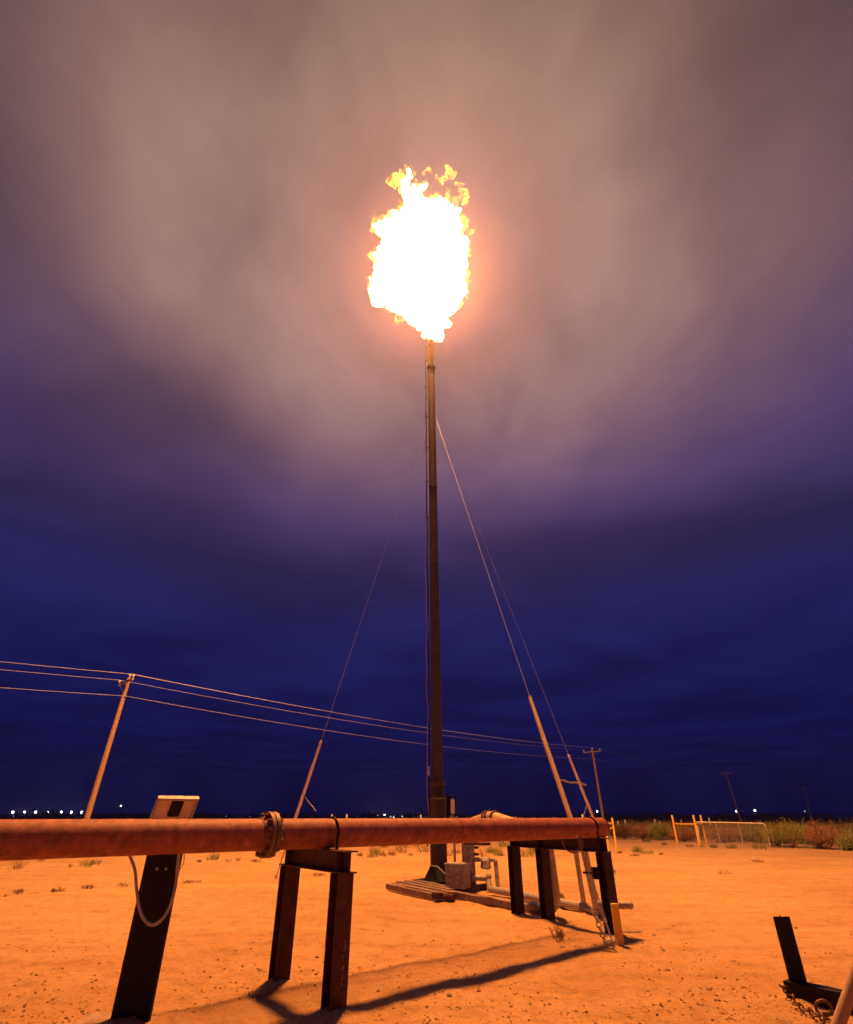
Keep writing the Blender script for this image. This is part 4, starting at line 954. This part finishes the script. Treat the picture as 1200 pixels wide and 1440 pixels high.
w = bpy.data.worlds.new('World'); scene.world = w; w.use_nodes = True
N, L = w.node_tree.nodes, w.node_tree.links; N.clear()
out = N.new('ShaderNodeOutputWorld'); bg = N.new('ShaderNodeBackground'); L.new(bg.outputs[0], out.inputs['Surface'])
tc = N.new('ShaderNodeTexCoord'); sep = N.new('ShaderNodeSeparateXYZ'); L.new(tc.outputs['Generated'], sep.inputs[0])
def mth(op, a, b=None, c=None):
    n = N.new('ShaderNodeMath'); n.operation = op
    for i, v in enumerate((a, b, c)):
        if v is None: continue
        if isinstance(v, (int, float)): n.inputs[i].default_value = v
        else: L.new(v, n.inputs[i])
    return n.outputs[0]
def vmix(t, a, b, f):
    x = N.new('ShaderNodeMix'); x.data_type = 'RGBA'; x.blend_type = t
    for s, v in ((6, a), (7, b), (0, f)):
        if isinstance(v, (int, float)): x.inputs[s].default_value = v
        elif isinstance(v, tuple): x.inputs[s].default_value = (*v, 1)
        else: L.new(v, x.inputs[s])
    return x.outputs[2]
X, Y_, Z_ = sep.outputs[0], sep.outputs[1], sep.outputs[2]
zc_ = mth('MAXIMUM', Z_, 0.06)
CH = 70.0                                             # height of the low cloud deck above the flame
cx, cy_ = mth('MULTIPLY', mth('DIVIDE', X, zc_), CH), mth('MULTIPLY', mth('DIVIDE', Y_, zc_), CH)
r2 = mth('ADD', mth('POWER', mth('SUBTRACT', cx, SX), 2), mth('POWER', mth('SUBTRACT', cy_, SY + .52 * CH), 2))     # the lit patch of cloud drifts behind the flare
glow = mth('DIVIDE', 1.0, mth('ADD', mth('POWER', mth('DIVIDE', r2, CH * CH * .42), 2.0), 1))
cmb = N.new('ShaderNodeCombineXYZ'); L.new(mth('DIVIDE', cx, CH), cmb.inputs[0]); L.new(mth('DIVIDE', cy_, CH), cmb.inputs[1])
def cn(scale, det, rough, off, st=(1, 1, 1), rz=0):
    mp = N.new('ShaderNodeMapping'); mp.inputs['Location'].default_value = off; mp.inputs['Scale'].default_value = st; mp.inputs['Rotation'].default_value = (0, 0, rz)
    n = N.new('ShaderNodeTexNoise'); n.inputs['Scale'].default_value = scale; n.inputs['Detail'].default_value = det; n.inputs['Roughness'].default_value = rough; n.inputs['Distortion'].default_value = .35
    L.new(cmb.outputs[0], mp.inputs[0]); L.new(mp.outputs[0], n.inputs['Vector']); return n.outputs['Fac']
n1_, n2_ = cn(1.9, 6, .55, (3.1, 1.4, 0), (1, .55, 1), .4), cn(0.8, 3, .5, (7.7, 2.2, 0))
mr = N.new('ShaderNodeMapRange'); mr.inputs['From Min'].default_value = .32; mr.inputs['From Max'].default_value = .68; mr.inputs['To Min'].default_value = .62; mr.inputs['To Max'].default_value = 1.3; L.new(n1_, mr.inputs[0])
mr2 = N.new('ShaderNodeMapRange'); mr2.inputs['From Min'].default_value = .35; mr2.inputs['From Max'].default_value = .65; mr2.inputs['To Min'].default_value = .68; mr2.inputs['To Max'].default_value = 1.28; L.new(n2_, mr2.inputs[0])
gl2 = mth('MULTIPLY', mth('MULTIPLY', glow, mr.outputs[0]), mr2.outputs[0])
base = ramp(N, [(0.0, (0.0036, 0.0042, 0.036)), (0.12, (0.0050, 0.0064, 0.064)), (0.28, (0.0100, 0.0120, 0.096)), (0.38, (0.020, 0.0185, 0.100)), (0.52, (0.048, 0.030, 0.112)), (0.70, (0.040, 0.024, 0.058)), (1, (0.02, 0.015, 0.02))], 0, 0)
L.new(Z_, base.inputs['Fac'])
basem = vmix('MULTIPLY', base.outputs[0], mr2.outputs[0], .8)
cloud = N.new('ShaderNodeVectorMath'); cloud.operation = 'SCALE'; cloud.inputs[0].default_value = (0.335, 0.188, 0.132); L.new(gl2, cloud.inputs['Scale'])
tot = N.new('ShaderNodeVectorMath'); tot.operation = 'ADD'; L.new(basem, tot.inputs[0]); L.new(cloud.outputs[0], tot.inputs[1])
L.new(tot.outputs[0], bg.inputs['Color']); bg.inputs['Strength'].default_value = 1.0

cam = bpy.data.cameras.new('camera'); co = bpy.data.objects.new('camera', cam); COL.objects.link(co)
co.location = (0, 0, H); co.rotation_euler = (R(90) + PITCH, 0, 0)
cam.sensor_fit = 'HORIZONTAL'; cam.sensor_width = 36; cam.lens = F / 1200 * 36; cam.clip_end = 3000; cam.clip_start = .05
scene.camera = co
vs_ = scene.view_settings; vs_.view_transform = 'Standard'; vs_.look = 'None'; vs_.exposure = 0; vs_.gamma = 1
cy = scene.cycles
cy.max_bounces = 6; cy.diffuse_bounces = 3; cy.glossy_bounces = 2; cy.volume_bounces = 0; cy.transparent_max_bounces = 16
cy.use_denoising = True; cy.sample_clamp_indirect = 6
